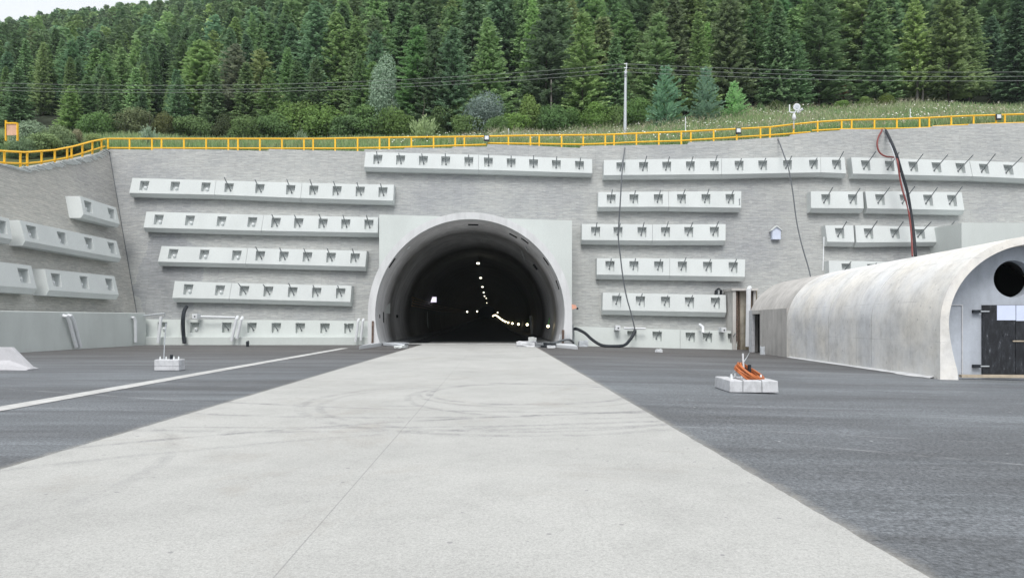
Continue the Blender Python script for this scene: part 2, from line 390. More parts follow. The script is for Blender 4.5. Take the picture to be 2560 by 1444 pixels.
# ragged slab ends along the top of the side wall
mb = MB()
for i in range(62):                                        # stepped ends of the stone courses
    a = i/61; px = 264-262*a
    py = interp([(p[0], p[1]) for p in TOPW], 0, px, 1)
    p = hit(px, py, OW, NW, .02)
    L = random.uniform(.5, 1.05)
    a0, b0 = p-UW*random.uniform(.05, .3)+VW*.02, p+UW*L
    q = NW*random.uniform(.05, .13); wv = VW*.05; m_ = NW*.12
    mb.hexa([a0+q, b0+q*.3, b0+q*.3-wv, a0+q-wv], [a0-m_, b0-m_, b0-m_-wv, a0-m_-wv])
mb.build('coping_slabs', M['beam'], wing)

# plinths
def px_box(a, b, plane_y0, y1, ztop, name, mat, parent):
    return MB().box(a, b, plane_y0, y1, -.7, ztop).build(name, mat, parent)
# side wall plinth with two slight batter faces
zt = lambda p: p.z
pl = MB()
ya, yb = 18.0, 46.7
xs = -24.95
def zp(Y): return 2.18 - .006*(47-Y)
pl.hexa([(xs, yb, -.7), (xs, ya, -.7), (xs-.12, ya, zp(ya)), (xs-.12, yb, zp(yb))], [(-27.2, yb+1.5, -.7), (-27.2, ya, -.7), (-27.2, ya, zp(ya)), (-27.2, yb+1.5, zp(yb))])
pl.build('base_plinth', M['plinth'], wing, bevel=.04)

# ------------------------------------------------------------------ anchor beams
def lerp(a, b, t): return a+(b-a)*t
def beam(label, quad, pockets, pl='M', o1=.72, o2=.42, rod=1.25, norod=(), ch=.79, ground=False, group='anchor beams on the retaining walls', pw=.66, rod_el=30, back=-.15):
    O, N, Uv, V = (OM, NM, UM, VM) if pl == 'M' else (OW, NW, UW, VW)
    (ax, ay), (bx, by), (cx, cy), (dx, dy) = quad           # TL TR BR BL in photo pixels
    A = hit(ax, ay, O, N, o1); B = hit(bx, by, O, N, o1)
    Cc = hit(lerp(bx, cx, ch), lerp(by, cy, ch), O, N, o1); D = hit(lerp(ax, dx, ch), lerp(ay, dy, ch), O, N, o1)
    C2 = hit(cx, cy, O, N, o2); D2 = hit(dx, dy, O, N, o2)
    hn = Vector((N.x, N.y, 0)).normalized()
    def flat_end(T0, T1, T2):
        ne = (T1-T0).cross(hn); return T2 - Uv*((T2-T0).dot(ne)/Uv.dot(ne))
    D2 = flat_end(A, D, D2); C2 = flat_end(B, Cc, C2)
    root = thing('anchor_beam', label, 'concrete beam', (A+B+C2+D2)/4, group)
    def P(s, t): return A.lerp(B, s).lerp(D.lerp(Cc, s), t)
    L = (B-A).length
    ss = []
    for px in pockets:
        tpx = (px-(lerp(ax, dx, .4)))/((lerp(bx, cx, .4))-(lerp(ax, dx, .4)))
        # perspective-correct share along the beam
        ya, yb2 = lerp(A.y, D.y, .4), lerp(B.y, Cc.y, .4)
        ss.append(tpx*ya/(tpx*ya+(1-tpx)*yb2) if True else tpx)
    hw = pw/2/L
    cols = [0.0]; kinds = []
    for s in ss:
        if s-hw > cols[-1]+.001: cols.append(s-hw); kinds.append(0)
        cols.append(s+hw); kinds.append(1)
    cols.append(1.0); kinds.append(0)
    t0, t1 = .17, .80
    mb = MB()
    pk = []
    def quadf(*p): mb.add(p, [tuple(range(len(p)))])
    for i, kd in enumerate(kinds):
        s0, s1 = cols[i], cols[i+1]
        if kd == 0: quadf(P(s0,0), P(s0,t0), P(s0,t1), P(s0,1), P(s1,1), P(s1,t1), P(s1,t0), P(s1,0))
        else:
            quadf(P(s0,0), P(s0,t0), P(s1,t0), P(s1,0)); quadf(P(s0,t1), P(s0,1), P(s1,1), P(s1,t1))
            ins = (s1-s0)*.05
            a, b = P(s0,t0), P(s1,t0); c_, d_ = P(s1-ins,t1), P(s0+ins,t1)
            quadf(P(s0,t1), d_, a, P(s0,t0)) if False else quadf(a, d_, P(s0,t1)); quadf(b, P(s1,t1), c_); 
            a2, b2 = P(s0+ins*.8,t0+.02)-N*.40, P(s1-ins*.8,t0+.02)-N*.40; c2, d2 = c_-N*.31, d_-N*.31
            quadf(a, b, b2, a2); quadf(a2, b2, c2, d2); quadf(a, a2, d2, d_); quadf(b, c_, c2, b2); quadf(d_, d2, c2, c_)
            # bearing plate centre
            pk.append((a2.lerp(b2, .5).lerp(d2.lerp(c2, .5), .62), ((b2-a2).cross(d2-a2)).normalized()))
    # chamfer, underside, ends, top
    bot = o2
    quadf(*[P(s, 1) for s in cols], C2, D2)
    HN = Vector((N.x, N.y, 0)).normalized(); kk = 1/HN.dot(N)
    bA = A - HN*(o1-back)*kk; bB = B - HN*(o1-back)*kk; bC = C2 - HN*(o2-back)*kk; bD = D2 - HN*(o2-back)*kk
    quadf(D2, C2, bC, bD); quadf(*[P(s, 0) for s in reversed(cols)], bA, bB)
    quadf(A, P(0,t0), P(0,t1), P(0,1), D2, bD, bA); quadf(B, bB, bC, C2, P(1,1), P(1,t1), P(1,t0)); quadf(bA, bD, bC, bB)
    me = mb.build('concrete_body', M['beam'] if not ground else M['panel'], root, fix=False)
    bm = bmesh.new(); bm.from_mesh(me.data); bmesh.ops.remove_doubles(bm, verts=bm.verts, dist=.0005)
    bmesh.ops.recalc_face_normals(bm, faces=bm.faces); bm.to_mesh(me.data); bm.free()
    for i, (p, nn) in enumerate(pk):
        if nn.dot(N) < 0: nn = -nn
        hor = Vector((N.x, N.y, 0)).normalized()
        el = R(rod_el + random.uniform(-3, 3)); d = hor*math.cos(el) + Vector((0,0,1))*math.sin(el)
        d = (d + Uv*random.uniform(-.04, .04)).normalized()
        if rod and i not in norod:
            r = MB().cyl(p-d*.1, p+d*(rod+.16)*random.uniform(.94, 1.06), .036, 8).build('anchor_rod', M['steel'], root, smooth=False)
            k = MB().cyl(p-d*.05, p+d*.06, .07, 6).build('nut', M['steel']); k.parent = r; k.matrix_parent_inverse = Matrix.Translation(Vector(root.location)).inverted() if False else r.matrix_world.inverted()
        else:
            MB().tube([p-d*.05, p+d*.13, p+d*.2], [.12, .11, .05], 10).build('anchor_cap', M['cap'], root, smooth=False)
    return root
def Q(*v): return [(v[0], v[1]), (v[2], v[3]), (v[4], v[5]), (v[6], v[7])]     # TL TR BR BL
B_ = [
 ('left half of the highest beam above the tunnel mouth, five short rods', Q(914,380,1196,387,1196,434,909,427), [944,1001,1058,1114,1172], dict(rod=.95)),
 ('right half of the highest beam above the tunnel mouth, five short rods', Q(1196.6,387,1480,398,1481,442,1196.6,434), [1221,1278,1334,1391,1449], dict(rod=1.0)),
 ('left end piece of the top row left of the tunnel, three capped pockets', Q(331,445,540,451,534,496,321,492), [360,437,514], dict(rod=0)),
 ('middle piece of the top row left of the tunnel, three rods', Q(540.7,451,755,457,750,505,534.7,496), [572,649,726], dict()),
 ('right end piece of the top row left of the tunnel, four rods', Q(755.7,457,985,462,982,512,750.7,505), [784,842,900,957], dict()),
 ('left piece of the second row left of the tunnel, four capped pockets', Q(366,529,659,537,651,587,357,579), [396,474,553,630], dict(rod=0)),
 ('right piece of the second row left of the tunnel, touching the portal panel', Q(659.7,537,945,543,944,592,651.7,587), [689,746,807,864,922], dict()),
 ('left piece of the third row left of the tunnel, three capped pockets', Q(404,615,619,620,612,669,392,664), [432,510,591], dict(rod=0)),
 ('right piece of the third row left of the tunnel, five rods', Q(619.7,620,917,627,912,677,612.7,669), [650,709,768,827,887], dict()),
 ('left piece of the fourth row left of the tunnel, two capped pockets', Q(437,702,579,707,571,757,429,755), [470,549], dict(rod=0)),
 ('right piece of the fourth row left of the tunnel, five rods', Q(579.7,707,879,714,875,765,571.7,757), [610,670,731,791,851], dict()),
 ('left piece of the top row just right of the tunnel, crossed by a thin cable', Q(1510,400,1803,396,1804,446,1509,448), [1552,1609,1667,1726,1786], dict(rod=1.3)),
 ('middle piece of the top row at right, four pockets, under the second cable', Q(1803.7,396,2051,393,2052,441,1804.7,446), [1848,1907,1969,2034], dict(rod=1.0)),
 ('short one-rod end piece of the top row, just left of the dark gap', Q(2051.7,393,2111,393,2117,444,2052.7,441), [2092], dict(rod=1.6)),
 ('top row piece under the red and black hoses, five long rods', Q(2128,393,2423,402,2433,451,2134,445), [2165,2225,2284,2342,2402], dict(rod=1.6)),
 ('top row piece cut off by the right edge of the photo', Q(2424,402,2650,410,2662,461,2434,451), [2461,2522,2585], dict(rod=1.6)),
 ('left piece of the second row right of the tunnel, crossed by the cable', Q(1496,480,1671,479,1672,527,1495,527), [1528,1585,1646], dict(rod=1.3)),
 ('right piece of the second row right of the tunnel, dark mark at its end', Q(1671.7,479,1853,478,1853,530,1672.7,527), [1704,1765,1825], dict(rod=1.35)),
 ('left piece of the third row right of the tunnel, nearest the portal panel', Q(1455,560,1631,561,1631,612,1454,610), [1489,1545,1605], dict(rod=1.3)),
 ('right piece of the third row right of the tunnel, left of the white gabled box', Q(1631.7,561,1814,560,1814,612,1631.7,612), [1664,1722,1786], dict(rod=1.35)),
 ('left piece of the fourth row right of the tunnel, three rods', Q(1492,645,1674,646,1674,700,1492,697), [1525,1585,1647], dict(rod=1.25)),
 ('right piece of the fourth row right of the tunnel, above the black gabled lantern', Q(1674.7,646,1863,648,1862,703,1674.7,700), [1706,1769,1833], dict(rod=1.3)),
 ('five-rod beam of the fifth row at right, black lantern on its end', Q(1507,731,1815,737,1816,792,1506,786), [1542,1601,1664,1724,1789], dict(rod=1.2)),
 ('short two-rod beam of the second row at right, left of the narrow gap', Q(2027,478,2157,479,2160,532,2028,531), [2065,2132], dict(rod=1.6)),
 ('four-rod beam of the second row at right, crossed by the red and black hoses', Q(2163,478,2404,480,2413,537,2170,532), [2201,2262,2321,2381], dict(rod=1.6)),
 ('short one-rod beam of the third row at right, left of the narrow gap', Q(2063,563,2133,563,2137,616,2070,615), [2100], dict(rod=1.5)),
 ('four-rod beam of the third row at right, just above the white concrete gallery', Q(2138,563,2384,568,2394,614,2142,617), [2172,2238,2301,2360], dict(rod=1.55)),
 ('low beam mostly hidden behind the roof of the white concrete gallery', Q(2072,651,2220,654,2222,703,2074,700), [2116,2180], dict(rod=1.0)),
]
for lab, q, pk, kw in B_: beam(lab, q, pk, 'M', **kw)
q = [hit(x, y, OM, NM, .735) for x, y in ((1847.5,499),(1849.5,496),(1848.5,503),(1849.5,509),(1848,512),(1850,511))]
bo = [o for o in bpy.data.objects if o.get('label', '').startswith('right piece of the second row right')][0]
MB().tube(q, .03, 5).build('painted_mark', M['steel'], bo)
W_ = [
 ('highest beam on the side wall at far left, two pockets', Q(200,490,290,519,302,571,211,547), [222,280], dict()),
 ('long four-pocket beam of the middle row on the side wall', Q(49,550,291,602,306,657,67,616), [82,157,224,281], dict()),
 ('middle row beam on the side wall cut off by the left edge of the photo', Q(-150,512,22,546,33,612,-140,583), [-75,4], dict()),
 ('three-pocket beam of the lowest row on the side wall', Q(112,672,286,690,300,749,125,739), [142,212,275], dict()),
 ('lowest row beam on the side wall cut off by the left edge of the photo', Q(-140,636,78,664,95,736,-130,722), [-60,61], dict()),
]
for lab, q, pk, kw in W_: beam(lab, q, pk, 'W', rod=0, o1=.92, o2=.70, pw=.8, **kw)
# bottom rows standing on the ground
def ground_beam(label, quad, pockets, **kw):
    return beam(label, quad, pockets, 'M', o1=1.05, o2=1.05, ch=.62, ground=True, group='ground-level anchor beams', **kw)
ground_beam('ground-level beam piece in the left corner, behind the leaning white pipe', Q(344,797,452,798,448,864,340,863), [405], rod=0)
ground_beam('ground-level beam piece left of the tunnel, between the black hose and the pipe pair', Q(452.7,798,602,799,598,864,448.7,864), [486,566], rod=.9, norod=(0,))
ground_beam('ground-level beam piece ending at the left foot of the tunnel ring', Q(602.7,799,946,802,946,866,598.7,864), [629,690,750,812,872], rod=.9)
ground_beam('ground-level beam piece beside the right foot of the tunnel ring, hose across it', Q(1425,815,1700,824,1700,884,1425,880), [1580,1643], rod=.9)
ground_beam('ground-level beam piece ending at the stained niche, right of the tunnel', Q(1700.7,824,1842,827,1842,889,1700.7,884), [1726,1769,1831], rod=.9)
# lower ledge of those beams
ledge = MB()
ledge.box(-26.2, -9.3, 46.62, 47.3, -.6, .55).build('base_ledge', M['panel'], wall, bevel=.03)

# ------------------------------------------------------------------ portal
portal = thing('tunnel_portal', 'wide arched concrete tunnel portal with a pale rectangular panel and dark bore', 'tunnel', (TX0, 44.5, 0))
PY = 46.55
tl, tr = U(948, 536, PY), U(1430, 551, PY)
pr = [(tl.x, -.7), (tl.x, tl.z), (tr.x, tr.z), (tr.x, -.7)]
arc = [(TX0 + 6.45*math.cos(a), TZ + 6.45*math.sin(a)) for a in np.linspace(0, math.pi, 40)]
outer = [(tl.x, -.7), (tl.x, tl.z), (tr.x, tr.z), (tr.x, -.7), (TX0+6.45, -.7)] + arc[0:] + [(TX0-6.45, -.7)]
# left/right legs are narrower than the ring, so clamp
outer = [(tl.x, tl.z), (tr.x, tr.z), (tr.x, 2.2)] + [(TX0 + 6.45*math.cos(a), TZ + 6.45*math.sin(a)) for a in np.linspace(R(3), R(177), 40)] + [(tl.x, 2.2)]
MB().plate(outer, [], lambda x, z: (x, PY, z), (0, 4.2, 0)).build('portal_panel', M['panel'], portal)
# ring
def arch_profile(rad, foot, n=48, lo=-24):
    pts = []
    for a in np.linspace(R(lo), R(180-lo), n): pts.append((rad*math.cos(a), TZ+rad*math.sin(a)))
    return pts
n = 56
inn = [(TR0*math.cos(a), TZ+.03+TR0*math.sin(a)) for a in np.linspace(R(-21), R(201), n)]
ou = []
for a in np.linspace(R(-21), R(201), n):
    if 0 <= a <= math.pi: ou.append((6.66*math.cos(a), TZ+6.66*math.sin(a)))
    else: ou.append((6.66 if math.cos(a) > 0 else -6.66, TZ+6.66*math.sin(a)))
mb = MB()
for (x, z) in inn: mb.v.append((TX0+x, 44.5, z))
for (x, z) in ou: mb.v.append((TX0+x, 44.5, z))
for (x, z) in ou: mb.v.append((TX0+x-.03, 47.0, z))
for (x, z) in inn: mb.v.append((TX0+x-.03, 45.4, z))
for i in range(n-1):
    mb.f += [(i, i+1, n+i+1, n+i), (n+i, n+i+1, 2*n+i+1, 2*n+i), (3*n+i, 3*n+i+1, i+1, i)]
ring = mb.build('portal_ring', M['ring'], portal, smooth=True)
# bore
def cline(Y):
    x = TX0 - .034*(Y-44.5); s = max(0, Y-100)
    return x, .0035*max(0, Y-56) + .009*s
mb = MB(); YS = [45.4, 48, 51, 51.02, 55, 60, 64, 64.02, 70, 78, 90, 100, 115, 130, 150, 180, 220, 270, 330, 400, 480]
m = 48
def rad_at(Y): return TR0 + (0.0 if Y < 51.01 else .10 if Y < 64.01 else .22)
for Y in YS:
    x, z = cline(Y); r = rad_at(Y)
    for a in np.linspace(R(-22), R(202), m): mb.v.append((x+r*math.cos(a), Y, TZ+z+.03+r*math.sin(a)))
for j in range(len(YS)-1):
    for i in range(m-1): mb.f.append((j*m+i, (j+1)*m+i, (j+1)*m+i+1, j*m+i+1))
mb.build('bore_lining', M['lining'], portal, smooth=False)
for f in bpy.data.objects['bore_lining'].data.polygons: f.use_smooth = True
x, z = cline(480)
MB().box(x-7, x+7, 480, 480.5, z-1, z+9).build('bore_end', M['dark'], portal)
# carriageway and kerbs inside
mb = MB(); kl = MB(); kr = MB()
for j, Y in enumerate([46.3]+YS[1:]):
    x, z = cline(Y); zz = z+.004
    if Y > 56: zz += .012
    mb.v += [(x-6.1, Y, zz), (x+6.1, Y, zz)]
    if j: mb.f.append((2*j-2, 2*j-1, 2*j+1, 2*j))
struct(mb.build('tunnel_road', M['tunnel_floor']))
for s, nm in ((-1, 'kerb'), (1, 'kerb')):
    mb = MB()
    for j, Y in enumerate(YS):
        x, z = cline(Y)
        mb.v += [(x+s*4.7, Y, z-.05), (x+s*4.7, Y, z+.17), (x+s*6.2, Y, z+.19), (x+s*6.2, Y, z-.05)]
        if j: o = 4*j; mb.f += [(o-4, o-3, o+1, o), (o-3, o-2, o+2, o+1), (o-2, o-1, o+3, o+2)]
    mb.f += [(0, 1, 2, 3)]
    mb.build(nm, M['kerb'], portal)
# door jambs / panel ends deep in the bore
for (x0, x1, y0, y1) in ((1057, 1070, 766, 835), (1323, 1332, 789, 837)):
    Y = 84 if x0 < 1200 else 76
    a, b = U(x0, y0, Y), U(x1, y1, Y)
    MB().hexa([U(x0, y0, Y), U(x1-3, y0, Y), U(x1, y1-1, Y), U(x0+4, y1-1, Y)], [U(x0, y0, Y)+Vector((0,.8,0)), U(x1-3, y0, Y)+Vector((0,.8,0)), U(x1, y1-1, Y)+Vector((0,.8,0)), U(x0+4, y1-1, Y)+Vector((0,.8,0))]).build('niche_jamb', M['beam'], portal)
# recessed slots in the first lining block
def on_bore(px, py):
    d = ray(px, py); best = None
    for Y in np.linspace(44.9, 70, 1500):
        p = C0 + d*Y; x, z = cline(Y)
        if math.hypot(p.x-x, p.z-TZ-z) >= TR0-.01: return p, math.atan2(p.z-TZ-z, p.x-x)
    return p, 0
for (px, py, L) in [(1183,562,.7), (980,657,.75), (958,793,.75), (949,790,.25), (994,790,.25), (1283,589,.6), (1312,602,.6), (1365,653,.6), (1337,668,.5), (1394,712,.65)]:
    p, a = on_bore(px, py)
    rd = Vector((math.cos(a), 0, math.sin(a))); tg = Vector((-math.sin(a), 0, math.cos(a)))
    c_ = p - rd*.03; h = tg*L/2; k = Vector((0, .14, 0))
    if L < .3: k = Vector((0, .07, 0))
    MB().hexa([c_-h-k, c_+h-k, c_+h+k, c_-h+k], [c_-h-k+rd*.3, c_+h-k+rd*.3, c_+h+k+rd*.3, c_-h+k+rd*.3]).build('lining_slot', M['dark'], portal)
# whitish scuffs left by fixings high on the right
for pts in ([(1315,615),(1321,628)], [(1305,627),(1312,648)], [(1205,597),(1204,601)], [(1216,596),(1221,604)], [(1017,621),(1024,615)]):
    q = [on_bore(*p) for p in pts]; v = [a - Vector((math.cos(b), 0, math.sin(b)))*.05 for a, b in q]
    MB().tube(v, .04, 6).build('lining_fixing', M['beam'], portal)
# cables added on the left wall, their brown standing in for reflected lamp glow
mb = MB(); pts = []
for Y in (64, 66, 72, 80, 90, 100, 120, 150, 200, 260):
    x, z = cline(Y); pts.append((x-5.98, Y, z+3.6))
for dz in (-.5, -.25, 0, .25): mb.tube([Vector(p)+Vector((.1-abs(dz+.1)*.2, 0, dz)) for p in pts], .07, 6)
tag(mb.build('glow_cable_run', plain('glow_brown', (.42, .27, .14), .35, .3, .5)), 'added cables along the left wall inside the tunnel, brown for reflected lamp glow', 'cables')
# lamps
def lampmat(name, col, st):
    t = NT(name); t.t.nodes.remove(t.b); e = t.n('ShaderNodeEmission'); e.inputs[0].default_value = (*col, 1); e.inputs[1].default_value = st
    t.l(e.outputs[0], t.out.inputs[0]); return t.m
M['ceil_lamp'] = lampmat('ceiling_lamp_glow', (1, .95, .75), 3); M['bulb'] = lampmat('work_lamp_glow', (1, .84, .50), 6); M['signlit'] = lampmat('lit_sign_face', (.85, .78, .95), .8)
for i, (px, py, w_) in enumerate([(1195,658,9), (1201.5,694.5,7), (1206,717,6), (1209,731,4.5), (1211,740,4), (1215.5,745.5,3), (1217,757,2.5)]):
    zr = 6.2; Y = zr*F/(HY-py)
    p = U(px, py, Y); hw = w_*.36*Y/F
    L = thing('tunnel_lamp', ['nearest and brightest of the lamps on the tunnel ceiling', 'second lamp along the tunnel ceiling', 'third lamp along the tunnel ceiling', 'fourth, smaller-looking lamp along the tunnel ceiling', 'fifth lamp along the tunnel ceiling', 'sixth, faint lamp along the tunnel ceiling', 'farthest faint lamp on the tunnel ceiling'][i], 'lamp', p, 'ceiling lamps in the tunnel')
    hh = hw*.55
    MB().box(p.x-hw, p.x+hw, p.y, p.y+.5, p.z-hh*.6, p.z+hh).build('diffuser', M['ceil_lamp'], L)
    MB().box(p.x-hw-.03, p.x+hw+.03, p.y+.03, p.y+.55, p.z+hh+.005, p.z+hh+.12).build('housing', M['steel'], L)
    MB().cyl(p+Vector((0,.25,hh+.1)), p+Vector((0,.25,hh+.1+.9)), .02, 5).build('hanger', M['steel'], L)
wl = [(1370,815,9.5), (1318,811,8.5), (1296,810,7.5), (1281,808,7), (1270.5,806,6.2), (1263.5,803.5,5.5), (1258.5,801,5.2), (1254.5,798.6,5), (1251,796,4.6), (1248,793.6,4.6), (1245,791.4,4.4), (1242,789.2,4.2), (1239,787.3,4.2), (1235.5,787.6,4), (1232.6,789.6,4)]
for i, (px, py, w_) in enumerate(wl):
    Y = 4.55/((px-1280)/F+.034) if px > 1262 else 185+28*(i-5)
    p = U(px, py, Y); r = w_/2*Y/F*.68
    L = thing('work_lamp', ('%s work lamp from the tunnel mouth along the right wall' % ['first', 'second', 'third', 'fourth', 'fifth', 'sixth', 'seventh'][i]) if i < 7 else 'tiny bright work lamp in the far string deep inside the tunnel', 'lamp', p, 'work lamps along the right tunnel wall' if i < 7 else 'far work lamps merging into a bright line')
    bm = bmesh.new(); bmesh.ops.create_uvsphere(bm, u_segments=12, v_segments=8, radius=r)
    me = bpy.data.meshes.new('bulb'); bm.to_mesh(me); bm.free(); me.materials.append(M['bulb'])
    ob = bpy.data.objects.new('bulb', me); ob.location = p; COL.objects.link(ob); attach(ob, L)
    if i < 4:
        MB().cyl(p+Vector((.02,0,r)), p+Vector((.12,0,r+.55)), .035, 5).build('hanging_cord', M['green'], L)
for (px, py, Y, lab) in ((1168,779,150,'small round lamp low on the left deep inside the tunnel'), (1193,778,170,'faint small lamp nearest the middle deep inside the tunnel'), (1244,781,200,'faint small lamp just above the bright far string of lamps')):
    p = U(px, py, Y); bm = bmesh.new(); bmesh.ops.create_uvsphere(bm, u_segments=10, v_segments=6, radius=.18)
    me = bpy.data.meshes.new('deep_lamp'); bm.to_mesh(me); bm.free(); me.materials.append(M['ceil_lamp'])
    ob = bpy.data.objects.new('deep_lamp', me); ob.location = p; COL.objects.link(ob); tag(ob, lab, 'lamp')
p = U(1084, 748.5, 86)
L = thing('lit_sign', 'small square lit sign on the left wall inside the tunnel', 'sign', p)
MB().box(p.x-.34, p.x+.34, p.y, p.y+.1, p.z-.32, p.z+.32).build('sign_face', M['signlit'], L)
MB().box(p.x-.38, p.x+.38, p.y+.11, p.y+.3, p.z-.36, p.z+.36).build('sign_box', M['steel'], L)

# ------------------------------------------------------------------ ground
mb = MB(); ysx = list(np.linspace(-70, 60, 66)); 
for Y in ysx:
    e = STRIP_R(Y)+.1
    for X in (-260, -60, -26, STRIP_L(Y), e, e+5.5, e+11, e+16.5, e+22, 60, 260): mb.v.append((X, Y, gz(X, Y)))
for j in range(len(ysx)-1):
    for i in range(10): mb.f.append((j*11+i, j*11+i+1, (j+1)*11+i+1, (j+1)*11+i))
struct(mb.build('plaza_ground', M['asphalt'], fix=False))
# concrete carriageway: slightly ragged edges
mb = MB(); ysr = list(np.arange(-8, 9, .12)) + list(np.arange(9, 56.01, .4))
for Y in ysr:
    ja = random.uniform(-.008, .008)
    mb.v += [(STRIP_L(Y)+ja, Y, .006), (STRIP_R(Y)+random.uniform(-.008, .008), Y, .006)]
    mb.v += []
for j in range(len(ysr)-1): mb.f.append((2*j, 2*j+1, 2*j+3, 2*j+2))
struct(mb.build('concrete_road', M['road'], fix=False))
mb = MB()
a, b = G(862, 870), G(0, 1022)
dr = (b-a).normalized(); nr = Vector((-dr.y, dr.x, 0))
a2, b2 = a, b+dr*30
mb.add([a2+nr*.22+Vector((0,0,.009)), a2-nr*.22+Vector((0,0,.009)), b2-nr*.25+Vector((0,0,.009)), b2+nr*.25+Vector((0,0,.009))], [(0,1,2,3)])
struct(mb.build('road_marking', M['line'], fix=False))

# ------------------------------------------------------------------ gallery (half-round tube on the right)
gal = thing('concrete_gallery', 'pale half-round concrete gallery with a closed front at the right edge', 'tunnel', (16.5, 21.6, -.27))
A0 = Vector((16.45, 21.6, -.27)); AX = Vector((.072, 1, 0)).normalized(); RX = Vector((AX.y, -AX.x, 0))
def gp(s, x, z): return A0 + AX*s + RX*x + Vector((0, 0, z))
HW, SW, RI = 2.97, 1.75, 2.75
def prof(hw, sw, rise, n=40, foot=0.0, z0=-.5):
    p = [(hw-foot, z0)]
    if foot:
        for k in range(1, 6): q = k/6; p.append((hw-foot*(1-q)**1.6, sw*q))
    for a in np.linspace(0, math.pi, n): p.append((hw*math.cos(a), sw+rise*math.sin(a)))
    if foot:
        for k in range(5, 0, -1): q = k/6; p.append((-hw+foot*(1-q)**1.6, sw*q))
    p.append((-hw+foot, z0)); return p
def shell(s0, s1, po, pi_, name, mat, inner=True):
    n = len(po); mb = MB()
    for s in (s0, s1):
        for p in po: mb.v.append(gp(s, *p))
        for p in pi_: mb.v.append(gp(s, *p))
    for i in range(n-1):
        mb.f += [(i, i+1, 2*n+i+1, 2*n+i), (i, n+i, n+i+1, i+1), (2*n+i, 2*n+i+1, 3*n+i+1, 3*n+i), (n+i, 3*n+i, 3*n+i+1, n+i+1)]
    mb.f += [(0, 2*n, 3*n, n), (n-1, 2*n-1, 4*n-1, 3*n-1)]
    return mb.build(name, mat, gal, smooth=True)
po = prof(HW, SW, RI, 48); 
segs = [(0, 4.42), (4.47, 8.66), (8.71, 14.3)]
pin = prof(HW-.3, SW, RI-.27, 48)
for a_, b_ in segs: shell(a_, b_, po, pin, 'shell_segment', M['shell'])
# front collar with a flared foot
pf = prof(HW-.26, SW, RI-.25, 48, .34); pfo = [(HW, -.5)]+[(HW, SW*k/6) for k in range(1, 6)]+po[1:-1]+[(-HW, SW*k/6) for k in range(5, 0, -1)]+[(-HW, -.5)]
shell(-.35, -.005, [(x, z) for x, z in pfo], pf, 'front_collar', M['shell'])
# bulkhead with the round hole
cc = U(2531, 697, 22.1); hx = (cc-A0).dot(RX); hz = cc.z-A0.z
ring_ = [(hx+.60*math.cos(a), hz+.60*math.sin(a)) for a in np.linspace(0, 2*math.pi, 40, endpoint=False)]
bp = prof(HW-.28, SW, RI-.26, 40)
MB().plate(bp, [ring_], lambda x, z: gp(.45, x, z), AX*.35).build('bulkhead', M['bulkhead'], gal)
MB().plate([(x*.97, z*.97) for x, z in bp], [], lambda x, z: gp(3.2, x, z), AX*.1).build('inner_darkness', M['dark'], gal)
# faint formwork rectangle, door panel, latches, wooden sill
def gbox(x0, x1, z0, z1, s0, s1, name, mat, bevel=0, par=gal):
    vs0 = [gp(s0, x, z) for x, z in ((x0, z0), (x1, z0), (x1, z1), (x0, z1))]; vs1 = [gp(s1, x, z) for x, z in ((x0, z0), (x1, z0), (x1, z1), (x0, z1))]
    return MB().hexa(vs0, vs1).build(name, mat, par, bevel=bevel)
def gx(px, py, Y=22.0):
    q = U(px, py, Y); return (q-A0).dot(RX), q.z-A0.z
x0, z1 = gx(2366, 763); x1, z0 = gx(2412, 935)
gbox(x0, x1, z1, z1+.03, .42, .452, 'formwork_edge', M['block']); gbox(x1, x1+.03, z0, z1+.03, .42, .452, 'formwork_edge', M['block'])
x0, z1 = gx(2460, 762); x1, z0 = gx(2600, 936)
xm, _ = gx(2538, 762)
door = gbox(x0, xm-.01, z0, z1, .36, .45, 'door_leaf', M['blackpanel']); gbox(xm+.01, x1+.9, z0, z1, .365, .45, 'door_leaf', M['blackpanel'])
glass = plain('pale_board', (.62, .68, .85), .3, .06, 1)
x2, z2 = gx(2493, 763); x3, z3 = gx(2560, 800)
gbox(x2, xm-.01, z3, z1-.01, .345, .358, 'pale_panel', glass); gbox(xm+.01, x1, z3-.02, z1-.01, .345, .358, 'pale_panel', glass)
for py in (778, 915):
    xa, za = gx(2437, py); xb, zb = gx(2473, py+3)
    gbox(xa, xa+.22, za-.05, za+.05, .33, .45, 'latch', M['black']); gbox(xa+.2, xb, za-.015, za+.02, .31, .34, 'latch_bar', M['galv'])
xa, za = gx(2400, 938); gbox(xa, xa+4.4, za-.06, za+.03, .15, .33, 'timber_sill', M['wood'])
xa, za = gx(2530, 852); gbox(xa, xa+1.5, za-.02, za+.02, .32, .35, 'door_bar', M['wood'])
# mortar strip along the foot
mb = MB(); prev = None
for k in range(0, 31):
    s = k*.46; wv = .10+.07*random.random() + (.35 if 1 < k < 5 else 0)*.5
    a_, b_ = gp(s, -HW-wv, 0), gp(s, -HW+.05, 0); a_.z = gz(a_.x, a_.y)+.012; b_.z = a_.z+.07
    mb.v += [tuple(a_), tuple(b_)]
    if k: mb.f.append((2*k-2, 2*k-1, 2*k+1, 2*k))
mb.build('mortar_strip', M['ring'], gal)
